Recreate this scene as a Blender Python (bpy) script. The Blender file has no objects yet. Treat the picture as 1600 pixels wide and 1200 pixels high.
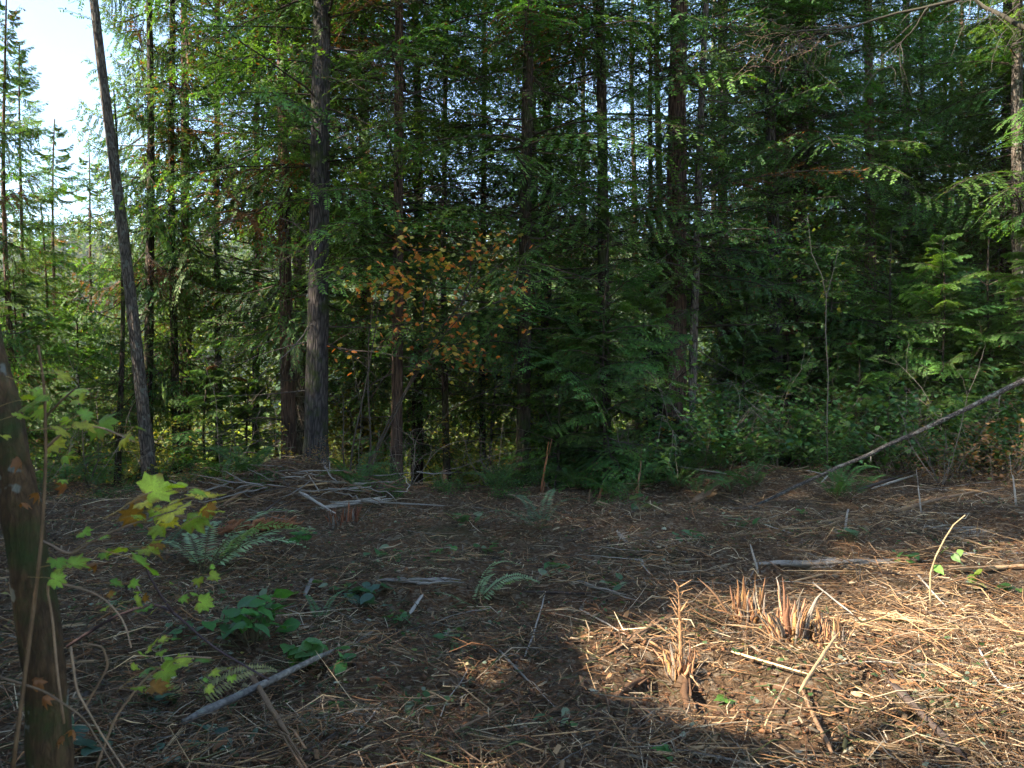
import bpy, math, random
import numpy as np
from mathutils import Vector, Matrix

# ------------------------------------------------------------------ camera, sky, sun, exposure
scene = bpy.context.scene
COL = scene.collection
PI = math.pi
CAM_H = 1.6
LENS = 28.0
FPX = 1600 * LENS / 36.0            # focal length in pixels of the 1600 wide photograph

cam_d = bpy.data.cameras.new('camera')
cam_d.lens = LENS
cam_d.sensor_width = 36.0
cam_d.clip_start = 0.05
cam_d.clip_end = 3000
cam_d.dof.use_dof = True
cam_d.dof.focus_distance = 9.0
cam_d.dof.aperture_fstop = 6.5
cam = bpy.data.objects.new('camera', cam_d)
COL.objects.link(cam)
cam.location = (0, 0, CAM_H)
cam.rotation_euler = (PI / 2, 0, 0)
scene.camera = cam

SUN = Vector((-0.80, -0.36, 0.68)).normalized()      # towards the sun
sun_el = math.asin(SUN.z)
sun_az = math.atan2(SUN.x, SUN.y)
world = bpy.data.worlds.new('World')
scene.world = world
world.use_nodes = True
wn = world.node_tree.nodes
wl = world.node_tree.links
for n in list(wn):
    wn.remove(n)
sky = wn.new('ShaderNodeTexSky')
sky.sky_type = 'NISHITA'
sky.sun_disc = False
sky.sun_elevation = sun_el
sky.sun_rotation = sun_az
sky.air_density = 1.0
sky.dust_density = 0.4
sky.ozone_density = 1.0
bgn = wn.new('ShaderNodeBackground')
bgn.inputs['Strength'].default_value = 0.12
wo = wn.new('ShaderNodeOutputWorld')
wl.new(sky.outputs[0], bgn.inputs['Color'])
wl.new(bgn.outputs[0], wo.inputs['Surface'])

sun_d = bpy.data.lights.new('sun', 'SUN')
sun_d.energy = 5.0
sun_d.angle = math.radians(0.55)
sun_d.color = (1.0, 0.89, 0.74)
sun_o = bpy.data.objects.new('sun', sun_d)
COL.objects.link(sun_o)
sun_o.rotation_euler = SUN.to_track_quat('Z', 'Y').to_euler()
sun_o.location = (-20, 0, 30)

vs = scene.view_settings
vs.view_transform = 'Standard'
vs.look = 'None'
vs.exposure = 2.22
vs.gamma = 1.0
vs.use_curve_mapping = False
cy = scene.cycles
cy.max_bounces = 7
cy.diffuse_bounces = 5
cy.glossy_bounces = 1
cy.transmission_bounces = 5
cy.transparent_max_bounces = 4
cy.volume_bounces = 0
cy.use_adaptive_sampling = True
cy.adaptive_threshold = 0.03
cy.caustics_reflective = False
cy.caustics_refractive = False

# ------------------------------------------------------------------ small maths
RNG = np.random.default_rng(20240)
random.seed(7)
_TAB = np.random.default_rng(5).random((256, 256))


def vnoise(x, y, s=1.0, o=0):
    x = np.asarray(x, float) / s + 37.3 * o
    y = np.asarray(y, float) / s + 91.7 * o
    xi = np.floor(x).astype(int)
    yi = np.floor(y).astype(int)
    fx = x - xi
    fy = y - yi
    fx = fx * fx * (3 - 2 * fx)
    fy = fy * fy * (3 - 2 * fy)
    a = _TAB[xi & 255, yi & 255]
    b = _TAB[(xi + 1) & 255, yi & 255]
    c = _TAB[xi & 255, (yi + 1) & 255]
    d = _TAB[(xi + 1) & 255, (yi + 1) & 255]
    return (a * (1 - fx) + b * fx) * (1 - fy) + (c * (1 - fx) + d * fx) * fy - 0.5


def sstep(a, b, x):
    t = np.clip((np.asarray(x, float) - a) / (b - a), 0, 1)
    return t * t * (3 - 2 * t)


MOUNDS = [(-3.3, 11.2, 1.25, 0.7, 0.46), (-4.6, 9.4, 1.0, 0.6, 0.16), (1.05, 4.7, 0.5, 0.35, 0.10), (3.4, 12.2, 1.6, 0.8, 0.22),
          (2.2, 7.4, 1.5, 0.5, 0.10), (-0.2, 8.6, 1.2, 0.6, 0.12), (5.2, 8.6, 2.2, 0.8, 0.14), (-1.0, 6.6, 1.4, 0.5, 0.10),
          (2.6, 4.6, 0.9, 0.5, 0.08), (0.95, 4.15, 0.45, 0.25, -0.10)]


def H(x, y):
    """height of the ground"""
    x = np.asarray(x, float)
    y = np.asarray(y, float)
    w = sstep(0.5, 5.0, x)
    ye = 12.4 * (1 - w) + 16.5 * w
    t = np.maximum(0, y - ye)
    sl = 0.42 * (1 - w) + 0.26 * w
    drop = -np.minimum(sl * t * sstep(0, 5, t) , 34) - 0.06 * np.minimum(t, 40)
    hill = sstep(110, 430, y) * 112
    near = 0.022 * np.maximum(x, 0) * sstep(4, 13, y) - 0.02 * np.maximum(-x - 5, 0)
    nz = np.exp(-np.maximum(0, y - 40) / 30.0)
    b = (0.15 * vnoise(x, y, 1.9) + 0.17 * vnoise(x, y, 0.62, 1) + 0.07 * vnoise(x, y, 0.24, 2) + 0.035 * vnoise(x, y, 0.11, 3)) * nz
    b += (1 - nz) * 9 * vnoise(x, y, 60, 4) * sstep(60, 120, y)
    z = near + drop + hill + b
    for mx, my, rx, ry, mh in MOUNDS:
        z = z + mh * np.exp(-((x - mx) / rx) ** 2 - ((y - my) / ry) ** 2)
    return z


def hz(x, y):
    return float(H(np.array([x]), np.array([y]))[0])


def gp(px, py):
    """the ground point seen at a pixel of the photograph"""
    dx = (px - 800) / FPX
    dz = -(py - 600) / FPX
    lo, hi = 1.5, 40.0
    for d in np.arange(2.0, 40, 0.05):
        if CAM_H + dz * d < hz(dx * d, d):
            return Vector((dx * d, d, hz(dx * d, d)))
    return Vector((dx * 14, 14, hz(dx * 14, 14)))


def at(px, py, d):
    return Vector(((px - 800) / FPX * d, d, CAM_H - (py - 600) / FPX * d))


# ------------------------------------------------------------------ mesh building
def mesh_np(name, V, F4=None, F3=None, col=None, mat=None, smooth=False, mi=None, mats=None):
    me = bpy.data.meshes.new(name)
    V = np.asarray(V, np.float32).reshape(-1, 3)
    me.vertices.add(len(V))
    me.vertices.foreach_set('co', V.ravel())
    parts = []
    starts = []
    tot = []
    n = 0
    for F, k in ((F4, 4), (F3, 3)):
        if F is None or len(F) == 0:
            continue
        F = np.asarray(F, np.int32).reshape(-1, k)
        parts.append(F.ravel())
        starts.append(n + np.arange(len(F)) * k)
        tot.append(np.full(len(F), k))
        n += len(F) * k
    li = np.concatenate(parts).astype(np.int32)
    ls = np.concatenate(starts).astype(np.int32)
    me.loops.add(len(li))
    me.loops.foreach_set('vertex_index', li)
    me.polygons.add(len(ls))
    me.polygons.foreach_set('loop_start', ls)
    if smooth:
        me.polygons.foreach_set('use_smooth', np.ones(len(ls), bool))
    if mi is not None:
        me.polygons.foreach_set('material_index', np.asarray(mi, np.int32))
    if col is not None:
        a = me.color_attributes.new('tint', 'FLOAT_COLOR', 'POINT')
        c = np.ones((len(V), 4), np.float32)
        c[:, :3] = np.asarray(col, np.float32).reshape(-1, 3)
        a.data.foreach_set('color', c.ravel())
    for m in (mats or [mat]):
        if m:
            me.materials.append(m)
    me.update(calc_edges=True)
    me.validate()
    return me


def link(name, data, parent=None, loc=None, rot=None, sc=None):
    o = bpy.data.objects.new(name, data)
    COL.objects.link(o)
    if parent:
        o.parent = parent
    if loc is not None:
        o.location = loc
    if rot is not None:
        o.rotation_euler = rot
    if sc is not None:
        o.scale = (sc, sc, sc) if not hasattr(sc, '__len__') else sc
    return o


def tag(o, label=None, cat=None, group=None, kind=None):
    if label:
        o['label'] = label
    if cat:
        o['category'] = cat
    if group:
        o['group'] = group
    if kind:
        o['kind'] = kind
    return o


class Acc:
    """collects quads, triangles and vertex colours"""
    def __init__(self):
        self.V, self.F4, self.F3, self.C, self.n = [], [], [], [], 0

    def add(self, V, F4=None, F3=None, col=(1, 1, 1)):
        V = np.asarray(V, float).reshape(-1, 3)
        if F4 is not None and len(F4):
            self.F4.append(np.asarray(F4).reshape(-1, 4) + self.n)
        if F3 is not None and len(F3):
            self.F3.append(np.asarray(F3).reshape(-1, 3) + self.n)
        c = np.asarray(col, float)
        if c.ndim == 1:
            c = np.broadcast_to(c, (len(V), 3))
        self.V.append(V)
        self.C.append(c)
        self.n += len(V)

    def tube(self, P, R, sides=6, col=(1, 1, 1), rough=0.0, rng=RNG, cap=True, flat=1.0):
        P = np.asarray(P, float)
        R = np.broadcast_to(np.asarray(R, float), (len(P),))
        V, F = tube_geo(P, R, sides, rough, rng, flat)
        self.add(V, F, None, col)
        if cap:
            k = len(P)
            n0 = self.n
            self.add([P[0], P[-1] + (P[-1] - P[-2]) * 0.05], None, None, col if np.ndim(col) == 1 else np.asarray(col)[[0, -1]])
            b = n0 - len(V)
            i = np.arange(sides)
            j = (i + 1) % sides
            f = np.concatenate([np.stack([np.full(sides, n0), b + j, b + i], 1),
                                np.stack([np.full(sides, n0 + 1), b + (k - 1) * sides + i, b + (k - 1) * sides + j], 1)])
            self.F3.append(f)

    def mesh(self, name, mat=None, smooth=False, color=True, mats=None):
        V = np.concatenate(self.V)
        return mesh_np(name, V, np.concatenate(self.F4) if self.F4 else None, np.concatenate(self.F3) if self.F3 else None,
                       np.concatenate(self.C) if color else None, mat, smooth, mats=mats)


def tube_geo(P, R, sides, rough=0.0, rng=RNG, flat=1.0):
    T = np.gradient(P, axis=0)
    T /= np.linalg.norm(T, axis=1, keepdims=True) + 1e-9
    m = T.mean(0)
    ref = np.array([1.0, 0, 0]) if abs(m[0]) < 0.7 * np.linalg.norm(m) + 1e-6 and abs(m[0]) < abs(m).max() else np.array([0, 0, 1.0])
    if abs(np.dot(ref, m / (np.linalg.norm(m) + 1e-9))) > 0.9:
        ref = np.array([0, 1.0, 0])
    U = np.cross(T, ref)
    U /= np.linalg.norm(U, axis=1, keepdims=True) + 1e-9
    W = np.cross(T, U)
    a = np.arange(sides) * 2 * PI / sides
    r = R[:, None] * np.ones((1, sides))
    if rough:
        r = r * (1 + rough * (rng.random((len(P), sides)) - 0.5) * 2)
    V = P[:, None, :] + r[..., None] * (np.cos(a)[None, :, None] * U[:, None, :] * flat + np.sin(a)[None, :, None] * W[:, None, :])
    k = len(P)
    i = np.arange(k - 1)[:, None]
    j = np.arange(sides)[None, :]
    j2 = (j + 1) % sides
    F = np.stack([i * sides + j, i * sides + j2, (i + 1) * sides + j2, (i + 1) * sides + j], -1).reshape(-1, 4)
    return V.reshape(-1, 3), F


def rotz(a):
    c, s = math.cos(a), math.sin(a)
    return np.array([[c, -s, 0], [s, c, 0], [0, 0, 1.0]])


def roty(a):
    c, s = math.cos(a), math.sin(a)
    return np.array([[c, 0, s], [0, 1, 0], [-s, 0, c]])


def rotx(a):
    c, s = math.cos(a), math.sin(a)
    return np.array([[1, 0, 0], [0, c, -s], [0, s, c]])


def rand_rots(n, tilt, rng):
    """n rotations: any yaw, a pitch of about tilt, any roll"""
    a = rng.random(n) * 2 * PI
    p = rng.normal(0, tilt, n)
    r = rng.random(n) * 2 * PI
    ca, sa, cp, sp, cr, sr = np.cos(a), np.sin(a), np.cos(p), np.sin(p), np.cos(r), np.sin(r)
    X = np.stack([ca * cp, sa * cp, sp], 1)
    Y0 = np.stack([-sa, ca, 0 * a], 1)
    Z0 = np.cross(X, Y0)
    Y = Y0 * cr[:, None] + Z0 * sr[:, None]
    Z = np.cross(X, Y)
    return X, Y, Z


# ------------------------------------------------------------------ materials
def new_mat(name):
    m = bpy.data.materials.new(name)
    m.use_nodes = True
    nt = m.node_tree
    for n in list(nt.nodes):
        nt.nodes.remove(n)
    out = nt.nodes.new('ShaderNodeOutputMaterial')
    return m, nt, out


def nd(nt, t, **kw):
    n = nt.nodes.new(t)
    for k, v in kw.items():
        setattr(n, k, v)
    return n


def noise(nt, vec, scale, detail=4, rough=0.6, dist=0.0):
    n = nd(nt, 'ShaderNodeTexNoise')
    n.inputs['Scale'].default_value = scale
    n.inputs['Detail'].default_value = detail
    n.inputs['Roughness'].default_value = rough
    n.inputs['Distortion'].default_value = dist
    if vec:
        nt.links.new(vec, n.inputs['Vector'])
    return n.outputs['Fac']


def ramp(nt, fac, stops):
    r = nd(nt, 'ShaderNodeValToRGB')
    e = r.color_ramp.elements
    while len(e) < len(stops):
        e.new(0.5)
    for q, (p, c) in zip(e, stops):
        q.position = p
        q.color = (*c, 1)
    nt.links.new(fac, r.inputs[0])
    return r.outputs[0]


def mixc(nt, a, b, fac, mode='MIX'):
    m = nd(nt, 'ShaderNodeMix', data_type='RGBA', blend_type=mode)
    for s, v in ((0, fac), (6, a), (7, b)):
        if hasattr(v, 'links'):
            nt.links.new(v, m.inputs[s])
        elif s == 0:
            m.inputs[0].default_value = v
        else:
            m.inputs[s].default_value = (*v, 1)
    return m.outputs[2]


def bump(nt, h, strength, dist=0.02):
    b = nd(nt, 'ShaderNodeBump')
    b.inputs['Strength'].default_value = strength
    b.inputs['Distance'].default_value = dist
    nt.links.new(h, b.inputs['Height'])
    return b.outputs[0]


def objcoord(nt, sc=(1, 1, 1)):
    t = nd(nt, 'ShaderNodeTexCoord')
    m = nd(nt, 'ShaderNodeMapping')
    m.inputs['Scale'].default_value = sc
    nt.links.new(t.outputs['Object'], m.inputs[0])
    return m.outputs[0]


def bark_mat(name, dark, light, vs=(16, 16, 3.0), moss=0.0, lichen=0.0, bstr=1.0, crk=0.75):
    m, nt, out = new_mat(name)
    v = objcoord(nt, vs)
    v1 = objcoord(nt, (1, 1, 1))
    f1 = noise(nt, v, 1.0, 6, 0.65, 0.6)
    vo = nd(nt, 'ShaderNodeTexVoronoi', feature='DISTANCE_TO_EDGE')
    vo.inputs['Scale'].default_value = 1.3
    nt.links.new(v, vo.inputs['Vector'])
    c = ramp(nt, f1, [(0.3, dark), (0.72, light)])
    crack = ramp(nt, vo.outputs[0], [(0.0, tuple(x * 0.35 for x in dark)), (0.22, (1, 1, 1))])
    c = mixc(nt, c, crack, crk, 'MULTIPLY')
    big = noise(nt, v1, 1.4, 3)
    c = mixc(nt, c, ramp(nt, big, [(0.3, (0.6, 0.6, 0.62)), (0.7, (1.25, 1.15, 1.05))]), 1.0, 'MULTIPLY')
    if moss:
        mf = ramp(nt, noise(nt, v1, 3.2, 5, 0.7), [(0.52 - 0.1 * moss, (0, 0, 0)), (0.66 - 0.08 * moss, (1, 1, 1))])
        c = mixc(nt, c, (0.035, 0.05, 0.012), mf)
    if lichen:
        lf = ramp(nt, noise(nt, v1, 11.0, 3, 0.6), [(0.62 - lichen * 0.1, (0, 0, 0)), (0.66 - lichen * 0.1, (1, 1, 1))])
        c = mixc(nt, c, (0.16, 0.16, 0.13), lf)
    p = nd(nt, 'ShaderNodeBsdfPrincipled')
    p.inputs['Roughness'].default_value = 0.9
    p.inputs['Specular IOR Level'].default_value = 0.25
    nt.links.new(c, p.inputs['Base Color'])
    mm = nd(nt, 'ShaderNodeMath', operation='ADD')
    nt.links.new(f1, mm.inputs[0])
    if crk > 0.5:
        nt.links.new(vo.outputs[0], mm.inputs[1])
    nt.links.new(bump(nt, mm.outputs[0], bstr, 0.03), p.inputs['Normal'])
    nt.links.new(p.outputs[0], out.inputs[0])
    return m


def tint_mat(name, rough=0.7, transl=0.0, var=0.25, nscale=9.0, spec=0.3, grain=None, spots=None):
    """colour from the piece's own tint, a little noise on top"""
    m, nt, out = new_mat(name)
    a = nd(nt, 'ShaderNodeVertexColor', layer_name='tint')
    v = objcoord(nt, grain or (1, 1, 1))
    f = noise(nt, v, nscale, 3)
    c = mixc(nt, a.outputs[0], ramp(nt, f, [(0.25, (1 - var,) * 3), (0.75, (1 + var,) * 3)]), 1.0, 'MULTIPLY')
    if spots:
        sf = ramp(nt, noise(nt, objcoord(nt), spots[0], 4, 0.7), [(spots[1], (0, 0, 0)), (spots[1] + 0.06, (1, 1, 1))])
        c = mixc(nt, c, spots[2], sf)
    p = nd(nt, 'ShaderNodeBsdfPrincipled')
    p.inputs['Roughness'].default_value = rough
    p.inputs['Specular IOR Level'].default_value = spec
    nt.links.new(c, p.inputs['Base Color'])
    if grain:
        nt.links.new(bump(nt, f, 0.6, 0.01), p.inputs['Normal'])
    if transl:
        t = nd(nt, 'ShaderNodeBsdfTranslucent')
        tc = mixc(nt, c, (1.9, 1.8, 0.6), 1.0, 'MULTIPLY')
        nt.links.new(tc, t.inputs[0])
        mx = nd(nt, 'ShaderNodeMixShader')
        mx.inputs[0].default_value = transl
        nt.links.new(p.outputs[0], mx.inputs[1])
        nt.links.new(t.outputs[0], mx.inputs[2])
        nt.links.new(mx.outputs[0], out.inputs[0])
    else:
        nt.links.new(p.outputs[0], out.inputs[0])
    return m


def ground_mat():
    m, nt, out = new_mat('forest_soil')
    v = objcoord(nt)
    c = ramp(nt, noise(nt, v, 1.1, 6, 0.7), [(0.32, (0.062, 0.041, 0.024)), (0.5, (0.112, 0.067, 0.037)), (0.70, (0.185, 0.090, 0.040))])
    fine = noise(nt, v, 45, 5, 0.75)
    c = mixc(nt, c, ramp(nt, fine, [(0.3, (0.35, 0.33, 0.3)), (0.7, (1.6, 1.55, 1.5))]), 1.0, 'MULTIPLY')
    # matted chips and needles pressed into the soil: random flecks at two sizes
    for scl, fac in ((38, 0.55), (85, 0.5)):
        vo = nd(nt, 'ShaderNodeTexVoronoi', feature='F1')
        vo.inputs['Scale'].default_value = scl
        mp = nd(nt, 'ShaderNodeMapping')
        mp.inputs['Scale'].default_value = (1.0, 0.45, 1.0) if scl < 50 else (0.4, 1.0, 1.0)
        mp.inputs['Rotation'].default_value = (0, 0, 0.7 if scl < 50 else -0.5)
        wv = nd(nt, 'ShaderNodeMix', data_type='VECTOR')
        wv.inputs[0].default_value = 0.06
        nz_ = nd(nt, 'ShaderNodeTexNoise')
        nz_.inputs['Scale'].default_value = 7
        nt.links.new(v, nz_.inputs['Vector'])
        nt.links.new(v, wv.inputs[4])
        nt.links.new(nz_.outputs['Color'], wv.inputs[5])
        nt.links.new(wv.outputs[1], mp.inputs[0])
        nt.links.new(mp.outputs[0], vo.inputs['Vector'])
        sp = nd(nt, 'ShaderNodeSeparateColor')
        nt.links.new(vo.outputs['Color'], sp.inputs[0])
        fleck = ramp(nt, sp.outputs[0], [(0.0, (0.035, 0.024, 0.016)), (0.35, (0.11, 0.065, 0.035)), (0.62, (0.19, 0.12, 0.065)), (0.82, (0.27, 0.20, 0.13)), (1.0, (0.33, 0.28, 0.21))])
        on = nd(nt, 'ShaderNodeMath', operation='MULTIPLY')
        on.inputs[1].default_value = fac
        gt = nd(nt, 'ShaderNodeMath', operation='GREATER_THAN')
        gt.inputs[1].default_value = 0.42
        nt.links.new(sp.outputs[1], gt.inputs[0])
        nt.links.new(gt.outputs[0], on.inputs[0])
        c = mixc(nt, c, fleck, on.outputs[0])
    mf = ramp(nt, noise(nt, v, 0.8, 4, 0.6), [(0.56, (0, 0, 0)), (0.7, (1, 1, 1))])
    c = mixc(nt, c, (0.045, 0.058, 0.02), mixc(nt, (0, 0, 0), mf, 0.55))
    # the far hillside beyond the valley is wooded
    sx = nd(nt, 'ShaderNodeSeparateXYZ')
    nt.links.new(v, sx.inputs[0])
    mr = nd(nt, 'ShaderNodeMapRange')
    mr.inputs[1].default_value = 18
    mr.inputs[2].default_value = 30
    nt.links.new(sx.outputs[1], mr.inputs[0])
    c = mixc(nt, c, ramp(nt, noise(nt, v, 0.6, 5, 0.7), [(0.35, (0.03, 0.05, 0.015)), (0.65, (0.09, 0.12, 0.035))]), mr.outputs[0])
    p = nd(nt, 'ShaderNodeBsdfPrincipled')
    p.inputs['Roughness'].default_value = 0.95
    p.inputs['Specular IOR Level'].default_value = 0.15
    nt.links.new(c, p.inputs['Base Color'])
    mm = nd(nt, 'ShaderNodeMath', operation='ADD')
    nt.links.new(fine, mm.inputs[0])
    nt.links.new(noise(nt, v, 140, 3, 0.7), mm.inputs[1])
    nt.links.new(bump(nt, mm.outputs[0], 1.0, 0.03), p.inputs['Normal'])
    nt.links.new(p.outputs[0], out.inputs[0])
    return m


MT = {
    'soil': ground_mat(),
    'bark_fir': bark_mat('fir_bark', (0.042, 0.038, 0.038), (0.145, 0.128, 0.122), (17, 17, 3.2), moss=0.15),
    'bark_cedar': bark_mat('cedar_bark', (0.085, 0.054, 0.040), (0.26, 0.175, 0.13), (30, 30, 1.6)),
    'bark_hemlock': bark_mat('hemlock_bark', (0.035, 0.026, 0.02), (0.12, 0.09, 0.068), (22, 22, 4.0), moss=0.4),
    'bark_pale': bark_mat('pale_bark', (0.09, 0.075, 0.062), (0.26, 0.225, 0.19), (24, 24, 4.5), lichen=0.35),
    'bark_maple': bark_mat('maple_bark', (0.050, 0.032, 0.016), (0.135, 0.085, 0.043), (44, 44, 12), moss=0.2, lichen=0.02, bstr=1.0, crk=0.3),
    'bark_log': bark_mat('log_bark', (0.055, 0.050, 0.043), (0.17, 0.155, 0.14), (26, 26, 26), lichen=0.35, bstr=0.5),
    'bark_grey_log': bark_mat('grey_log_bark', (0.09, 0.085, 0.075), (0.27, 0.25, 0.225), (20, 20, 20), lichen=0.3, bstr=0.5, crk=0.3),
    'needles': tint_mat('conifer_needles', 0.55, 0.42, 0.3, 1.3),
    'leaf': tint_mat('broad_leaf', 0.5, 0.38, 0.22, 14.0, 0.35),
    'leaf_autumn': tint_mat('maple_leaf', 0.55, 0.42, 0.2, 20.0, 0.3, spots=(16, 0.59, (0.15, 0.06, 0.018))),
    'twig': tint_mat('twig_bark', 0.85, 0, 0.35, 20.0, 0.2),
    'wood': tint_mat('split_wood', 0.75, 0, 0.4, 14.0, 0.2, grain=(3, 14, 14)),
    'shred': tint_mat('shredded_wood', 0.75, 0, 0.25, 30.0, 0.25),
}

# ------------------------------------------------------------------ the ground, one sheet to the far ridge
def graded(lo, hi, fine_lo, fine_hi, step, grow):
    xs = list(np.arange(fine_lo, fine_hi, step))
    s = step
    x = fine_hi
    while x < hi:
        xs.append(x)
        s *= grow
        x += s
    xs.append(hi)
    s = step
    x = fine_lo - step
    while x > lo:
        xs.insert(0, x)
        s *= grow
        x -= s
    xs.insert(0, lo)
    return np.array(xs)


gx = graded(-700, 700, -7, 8, 0.08, 1.12)
gy = graded(-150, 900, 2.4, 14, 0.08, 1.08)
GX, GY = np.meshgrid(gx, gy, indexing='xy')
GZ = H(GX, GY)
nx, ny = len(gx), len(gy)
i, j = np.meshgrid(np.arange(nx - 1), np.arange(ny - 1), indexing='xy')
q = (j * nx + i).ravel()
gm = mesh_np('ground', np.stack([GX, GY, GZ], -1), np.stack([q, q + 1, q + nx + 1, q + nx], 1), None, None, MT['soil'], True)
tag(link('ground', gm), kind='structure')


# ------------------------------------------------------------------ conifer boughs
def blades(P, D, N, ln, wd):
    S = np.cross(D, N)
    S /= np.linalg.norm(S, axis=1, keepdims=True) + 1e-9
    ln = np.asarray(ln)[:, None]
    wd = np.asarray(wd)[:, None]
    mid = P + D * ln * 0.42
    V = np.stack([P, mid + S * wd * 0.5, P + D * ln, mid - S * wd * 0.5], 1)
    return V


def unit(v):
    return v / (np.linalg.norm(v, axis=-1, keepdims=True) + 1e-9)


def bough(rng, kind, L=2.0, dens=1.0):
    """one bough along +x: returns blade verts (n,4,3), tip factor (n,), axis list [(P,R)]"""
    axes = []
    s = np.linspace(0, 1, 9)
    if kind == 'hemlock':
        az = 0.16 * s * L - 0.30 * s ** 2.2 * L
    elif kind == 'cedar':
        az = -0.22 * s * L - 0.14 * np.sin(s * PI * 0.9) * L + 0.16 * s ** 3 * L
    else:
        az = 0.10 * s * L - 0.10 * s ** 2 * L
    ay = np.cumsum(rng.normal(0, 0.012, 9)) * L
    A = np.stack([s * L * 0.96, ay, az], 1)
    axes.append((A, 0.011 * L * (1 - 0.85 * s) * 0.7))
    Ps, Ds, Ns, Ls, Ws, Ts = [], [], [], [], [], []
    step = {'hemlock': 0.070, 'cedar': 0.080, 'fir': 0.09}[kind] / dens ** 0.5
    side = 1
    pos = 0.10 * L
    while pos < L * 0.98:
        u = pos / L
        p0 = np.array([np.interp(u, s, A[:, k]) for k in range(3)])
        e = min(u + 0.05, 1)
        p1 = np.array([np.interp(e, s, A[:, k]) for k in range(3)])
        ax = unit(p1 - p0 + 1e-6)
        side = -side
        if kind == 'hemlock':
            tl = (0.42 * L * (1 - u) ** 0.75 * (0.5 + 0.5 * min(1, u / 0.25)) + 0.10) * rng.uniform(0.6, 1.15)
            d = unit(ax * 0.62 + np.array([0, side, 0]) * 0.85 + np.array([0, 0, rng.normal(-0.05, 0.12)]))
            droop = -0.30
        elif kind == 'cedar':
            tl = (0.33 * L * (1 - u) ** 0.7 + 0.12) * rng.uniform(0.6, 1.15)
            d = unit(ax * 0.6 + np.array([0, side, 0]) * rng.uniform(0.5, 0.9) + np.array([0, 0, -rng.uniform(0.05, 0.5)]))
            droop = -0.42
        else:
            tl = (0.30 * L * (1 - u) ** 0.8 + 0.12) * rng.uniform(0.6, 1.15)
            d = unit(ax * 0.7 + np.array([0, side, 0]) * 0.8 + np.array([0, 0, rng.normal(-0.1, 0.25)]))
            droop = -0.2
        bs = {'hemlock': 0.024, 'cedar': 0.027, 'fir': 0.026}[kind] / dens ** 0.5
        k = max(3, int(tl / bs))
        t = (np.arange(k) + 0.6) / k
        Q = p0 + d * (t * tl)[:, None] + np.array([0, 0, 1.0]) * (droop * tl * t ** 2)[:, None]
        if tl > 0.25:
            axes.append((np.stack([p0, Q[k // 2], Q[-1]]), np.array([0.0035, 0.0025, 0.001]) * L / 2))
        loc = unit(d + np.array([0, 0, 2 * droop])[None, :] * t[:, None])
        lat = unit(np.cross(np.array([0, 0, 1.0]) + 0 * loc, loc))
        nrm = unit(np.cross(loc, lat))
        for sg in (-1, 1):
            jit = rng.normal(0, 0.16, (k, 3))
            dd = unit(loc * 0.75 + lat * sg * 0.75 + jit + (nrm * rng.choice([-0.5, 0.5], (k, 1)) if kind == 'fir' else 0))
            if kind == 'cedar':
                dd = unit(dd + np.array([0, 0, -0.2]))
            Ps.append(Q)
            Ds.append(dd)
            Ns.append(unit(nrm + rng.normal(0, 0.25, (k, 3))))
            bl = {'hemlock': 0.078, 'cedar': 0.086, 'fir': 0.068}[kind] / dens ** 0.5
            Ls.append(bl * (1 - 0.45 * t) * rng.uniform(0.7, 1.25, k))
            Ws.append(np.full(k, {'hemlock': 0.0195, 'cedar': 0.025, 'fir': 0.020}[kind]) / dens ** 0.7)
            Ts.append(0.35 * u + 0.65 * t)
        pos += step * rng.uniform(0.75, 1.25)
    P, D, N = np.concatenate(Ps), np.concatenate(Ds), np.concatenate(Ns)
    V = blades(P, D, N, np.concatenate(Ls), np.concatenate(Ws))
    return V, np.concatenate(Ts), axes


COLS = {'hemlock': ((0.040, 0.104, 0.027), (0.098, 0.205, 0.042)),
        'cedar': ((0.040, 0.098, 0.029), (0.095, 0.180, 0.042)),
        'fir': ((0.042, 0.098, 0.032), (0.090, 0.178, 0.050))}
_tr = np.random.default_rng(11)
TEMPL = {k: [bough(_tr, k, 2.0, 0.72) for _ in range(5)] for k in COLS}
COARSE = {k: [bough(_tr, k, 2.0, 0.36) for _ in range(4)] for k in COLS}


def twig_wander(rng, p, d, L, n=6, bend=0.12, grav=-0.05):
    P = [np.array(p, float)]
    d = np.array(d, float)
    for _ in range(n):
        d = unit(d + rng.normal(0, bend, 3) + np.array([0, 0, grav]))
        P.append(P[-1] + d * L / n)
    return np.array(P)


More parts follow.
